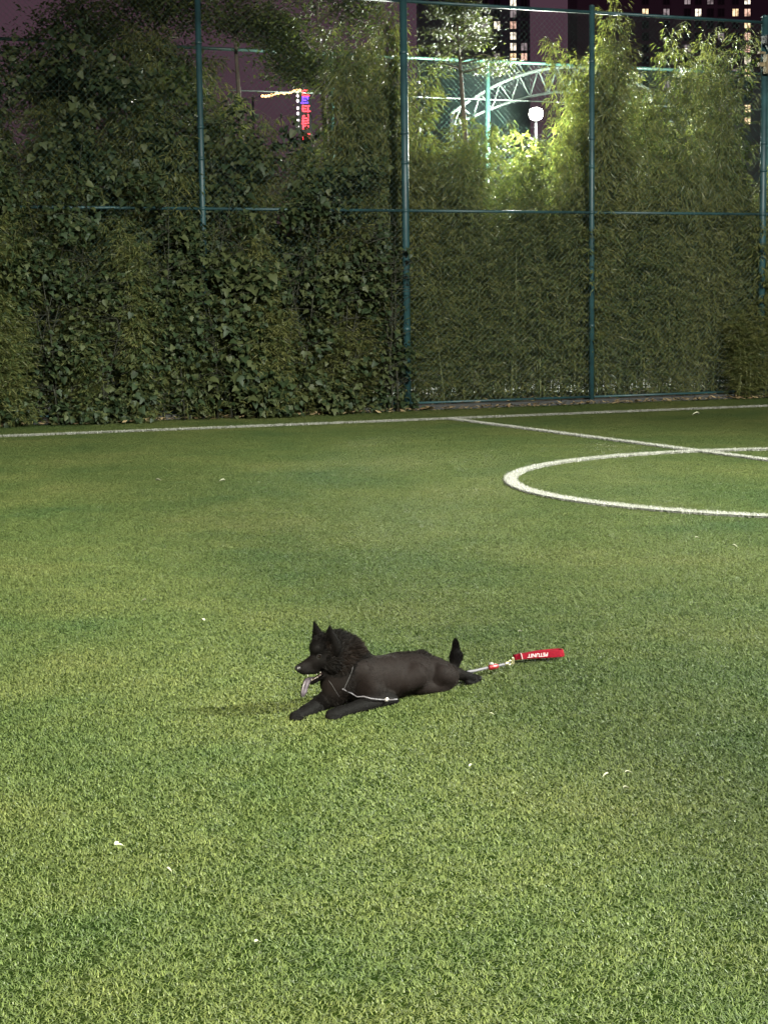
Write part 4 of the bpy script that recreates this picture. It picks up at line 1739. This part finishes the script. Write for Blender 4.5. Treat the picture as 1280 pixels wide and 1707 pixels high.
m, nt, b = new_mat('fur')
cf = attr(nt, 'coat')
half = nd(nt, 'ShaderNodeMath', operation='MULTIPLY')
nt.links.new(cf, half.inputs[0])
half.inputs[1].default_value = .5
c = ramp(nt, half.outputs[0], [(0.0, (.0098, .0074, .0068)), (0.3, (.006, .0047, .0043)), (0.5, (.0026, .0024, .0024)), (1.0, (.0105, .0058, .0036))])
nt.links.new(mixc(nt, 1.0, c, ramp(nt, attr(nt, 'rnd'), [(0, (.6, .6, .6)), (1, (1.6, 1.5, 1.4))]), 'MULTIPLY'), b.inputs['Base Color'])
b.inputs['Roughness'].default_value = .6
b.inputs['Specular IOR Level'].default_value = .06
M['fur'] = m
m, nt, b = new_mat('eye')
b.inputs['Base Color'].default_value = (.004, .0025, .002, 1)
b.inputs['Roughness'].default_value = .05
b.inputs['Coat Weight'].default_value = 1
M['eye'] = m
M['lid'] = simple('eyelid', (.003, .0025, .0025), .9)
M['nose'] = simple('wet_nose', (.012, .011, .012), .28, var=.3, scale=300, bumpy=.4)
M['tongue'] = simple('tongue_skin', (.052, .043, .054), .38, var=.2, scale=60, bumpy=.3)
M['tooth'] = simple('tooth_enamel', (.20, .19, .16), .35)
M['gum'] = simple('gum_skin', (.03, .016, .018), .35)
M['claw'] = simple('claw_horn', (.004, .004, .004), .8)
M['strap'] = simple('dark_grey_webbing', (.022, .021, .023), .7)
M['rope'] = simple('grey_cord', (.085, .08, .092), .65, var=.25, scale=120)
M['red'] = simple('red_webbing', (.125, .003, .009), .6, var=.25, scale=90, bumpy=.3)
M['red'].node_tree.nodes['Principled BSDF'].inputs['Specular IOR Level'].default_value = .08
M['red'].node_tree.nodes['Principled BSDF'].inputs['Roughness'].default_value = .9
M['redstop'] = simple('red_plastic', (.20, .010, .014), .35)
M['brass'] = simple('pale_brass', (.62, .58, .34), .3, .8)
M['print'] = simple('pale_print', (.48, .30, .30), .6)

dog, DORG, dog_hit = build_dog()


# ------------------------------------------------------------------ leash
def leash():
    g0 = ground(856, 1106)
    root = thing('leash', 'grey cord leash with a red padded handle lying on the turf behind the dog', 'leash', (g0.x, g0.y, 0))
    o = root.location.copy()

    def g(px, py, z):
        return ground(px, py, z) - o
    # front run along the belly
    pts = []
    for px, py in [(571, 1147), (583, 1153), (595, 1159.5), (606, 1163.5), (617, 1166), (630, 1167), (643, 1167)]:
        loc, nor = dog_hit(px, py, .006)
        if loc is not None:
            pts.append(loc - o)
    for px, py in [(654, 1166.5), (662, 1165.8)]:
        pts.append(g(px, py, .028))
    inner = [pts[-1], pts[-1] + DL * .07 - UPV * .01, Vector(dp(705, 1150, .05)) - o, Vector(dp(745, 1135, .07)) - o]
    for p in inner[1:]:
        p.z = .022
    rear = [g(775, 1121, .030), g(790, 1118.5, .026), g(805, 1115, .026), g(822, 1111.5, .028), g(838, 1108, .030), g(849, 1105.5, .030)]
    MB().tube(pts + inner[1:], .0026, 8).build('cord', M['rope'], root, True)
    MB().tube([inner[-1]] + rear, [.005] + [.0062] * len(rear), 8).build('cord', M['rope'], root, True)
    c = pts[6]
    mb = MB()
    t = (pts[7] - pts[5]).normalized()
    mb.tube([c - t * .007, c + t * .007], .0062, 10)
    mb.ball(c + UPV * .006, .0045, 8, 6)
    mb.build('slider', M['rope_white'], root, True)
    a, b_ = g(814, 1113.2, .028), g(829, 1110.2, .029)
    mb = MB()
    mb.tube([a, a.lerp(b_, .15), a.lerp(b_, .85), b_], [.008, .0115, .0115, .008], 10)
    mb.build('stopper', M['redstop'], root, True)
    mb = MB()
    mb.ball(a.lerp(b_, .3) + Vector((0, 0, .014)), .0085, 8, 6, (1.3, .8, .8))
    mb.build('stopper_button', M['rope_white'], root, True)
    # swivel clip
    p, q = g(842, 1106.5, .032), g(855, 1103.5, .034)
    dr = (q - p).normalized()
    mb = MB()
    mb.tube([p - dr * .004, p + dr * .006, p + dr * .012], [.0075, .0085, .006], 8)
    hook = []
    for i in range(13):
        an = i / 12 * 6.283
        hook.append(p + dr * (.024 + .012 * -math.cos(an)) + Vector((0, -.2, 1)).normalized() * math.sin(an) * .009)
    mb.tube(hook, .0028, 6, closed=True)
    ring = []
    for i in range(13):
        an = i / 12 * 6.283
        ring.append(q + dr * (.004 * -math.cos(an)) + Vector((0, -.1, 1)).normalized() * (math.sin(an) * .015 + .004))
    mb.tube(ring, .003, 6, closed=True)
    mb.build('clip', M['brass'], root, True)
    # handle: a padded band doubled into a long loop, standing on its edge
    h0, h1 = g(857, 1104.5, 0), g(934, 1098, 0)
    ax = (h1 - h0)
    ax.z = 0
    L = ax.length
    ax.normalize()
    sd = Vector((-ax.y, ax.x, 0))
    lean = (UPV * 1.0 + sd * .55).normalized()
    path = []
    wds = []
    n = 14
    for i in range(n + 1):       # front face, from the clip to the tip
        t = i / n
        path.append(h0 + ax * L * t - sd * (.004 + .013 * math.sin(math.pi * min(1, t * .62 + .05)) * t ** .6) + sd * .004 * math.sin(5 * t))
        wds.append(.022 + .009 * min(1, t * 1.6))
    for i in range(1, 6):
        an = -math.pi / 2 + math.pi * i / 6
        path.append(h0 + ax * (L + .012 * math.cos(an)) + sd * .016 * math.sin(an))
        wds.append(.031)
    for i in range(n + 1):
        t = 1 - i / n
        path.append(h0 + ax * L * t + sd * (.004 + .013 * math.sin(math.pi * min(1, t * .62 + .05)) * t ** .6))
        wds.append(.022 + .009 * min(1, t * 1.6))
    vs, fs = [], []
    T = .0035
    for i, (p, w_) in enumerate(zip(path, wds)):
        a = path[max(0, i - 1)]
        c2 = path[min(len(path) - 1, i + 1)]
        tg = (c2 - a).normalized()
        nr = Vector((tg.y, -tg.x, 0)).normalized()
        base = p + UPV * .012
        for dn, dh in ((T, 0.0), (T * 1.3, .12), (T * 1.3, .88), (T, 1.0), (-T, 1.0), (-T * 1.3, .88), (-T * 1.3, .12), (-T, 0.0)):
            vs.append(base + nr * dn + lean * w_ * dh)
    for i in range(len(path) - 1):
        for j in range(8):
            j2 = (j + 1) % 8
            fs.append((i * 8 + j, i * 8 + j2, i * 8 + 8 + j2, i * 8 + 8 + j))
    fs.append(tuple(reversed(range(8))))
    fs.append(tuple(range((len(path) - 1) * 8, len(path) * 8)))
    mb = MB()
    mb.add(vs, fs)
    hd = mb.build('handle', M['red'], root, True)
    # stitched end near the clip
    mb = MB()
    mb.box(h0 + ax * .030 + UPV * .027 - sd * .006, (.003, .012, .026), Matrix((tuple(ax), tuple(sd), tuple(lean))).transposed())
    mb.build('stitching', M['print'], hd)
    # the printed name, upside down as the handle lies
    cu = bpy.data.curves.new('lettering', 'FONT')
    cu.body = 'PETUNIT'
    cu.size = .023
    cu.shear = .25
    cu.extrude = .0004
    cu.offset = .0004
    cu.align_x = 'CENTER'
    cu.align_y = 'CENTER'
    to = bpy.data.objects.new('lettering_curve', cu)
    COL.objects.link(to)
    bpy.context.view_layer.update()
    me = bpy.data.meshes.new_from_object(to.evaluated_get(bpy.context.evaluated_depsgraph_get()))
    bpy.data.objects.remove(to)
    me.materials.clear()
    me.materials.append(M['print'])
    lt = link('lettering', me, hd)
    i = int(n * .52)
    pm = path[i]
    tg = (path[i + 2] - path[i - 2]).normalized()
    nr = lean.cross(tg)
    if nr.dot(-sd) < 0:
        nr = -nr
    mt = Matrix((tuple(-tg), tuple(-lean), tuple(tg.cross(lean)))).transposed().to_4x4()
    pos = pm + UPV * .012 + lean * wds[i] * .45 + nr * (T * 1.3 + .0012)
    lt.matrix_local = Matrix.Translation(pos) @ mt


M['rope_white'] = simple('white_plastic', (.28, .27, .26), .4)
leash()
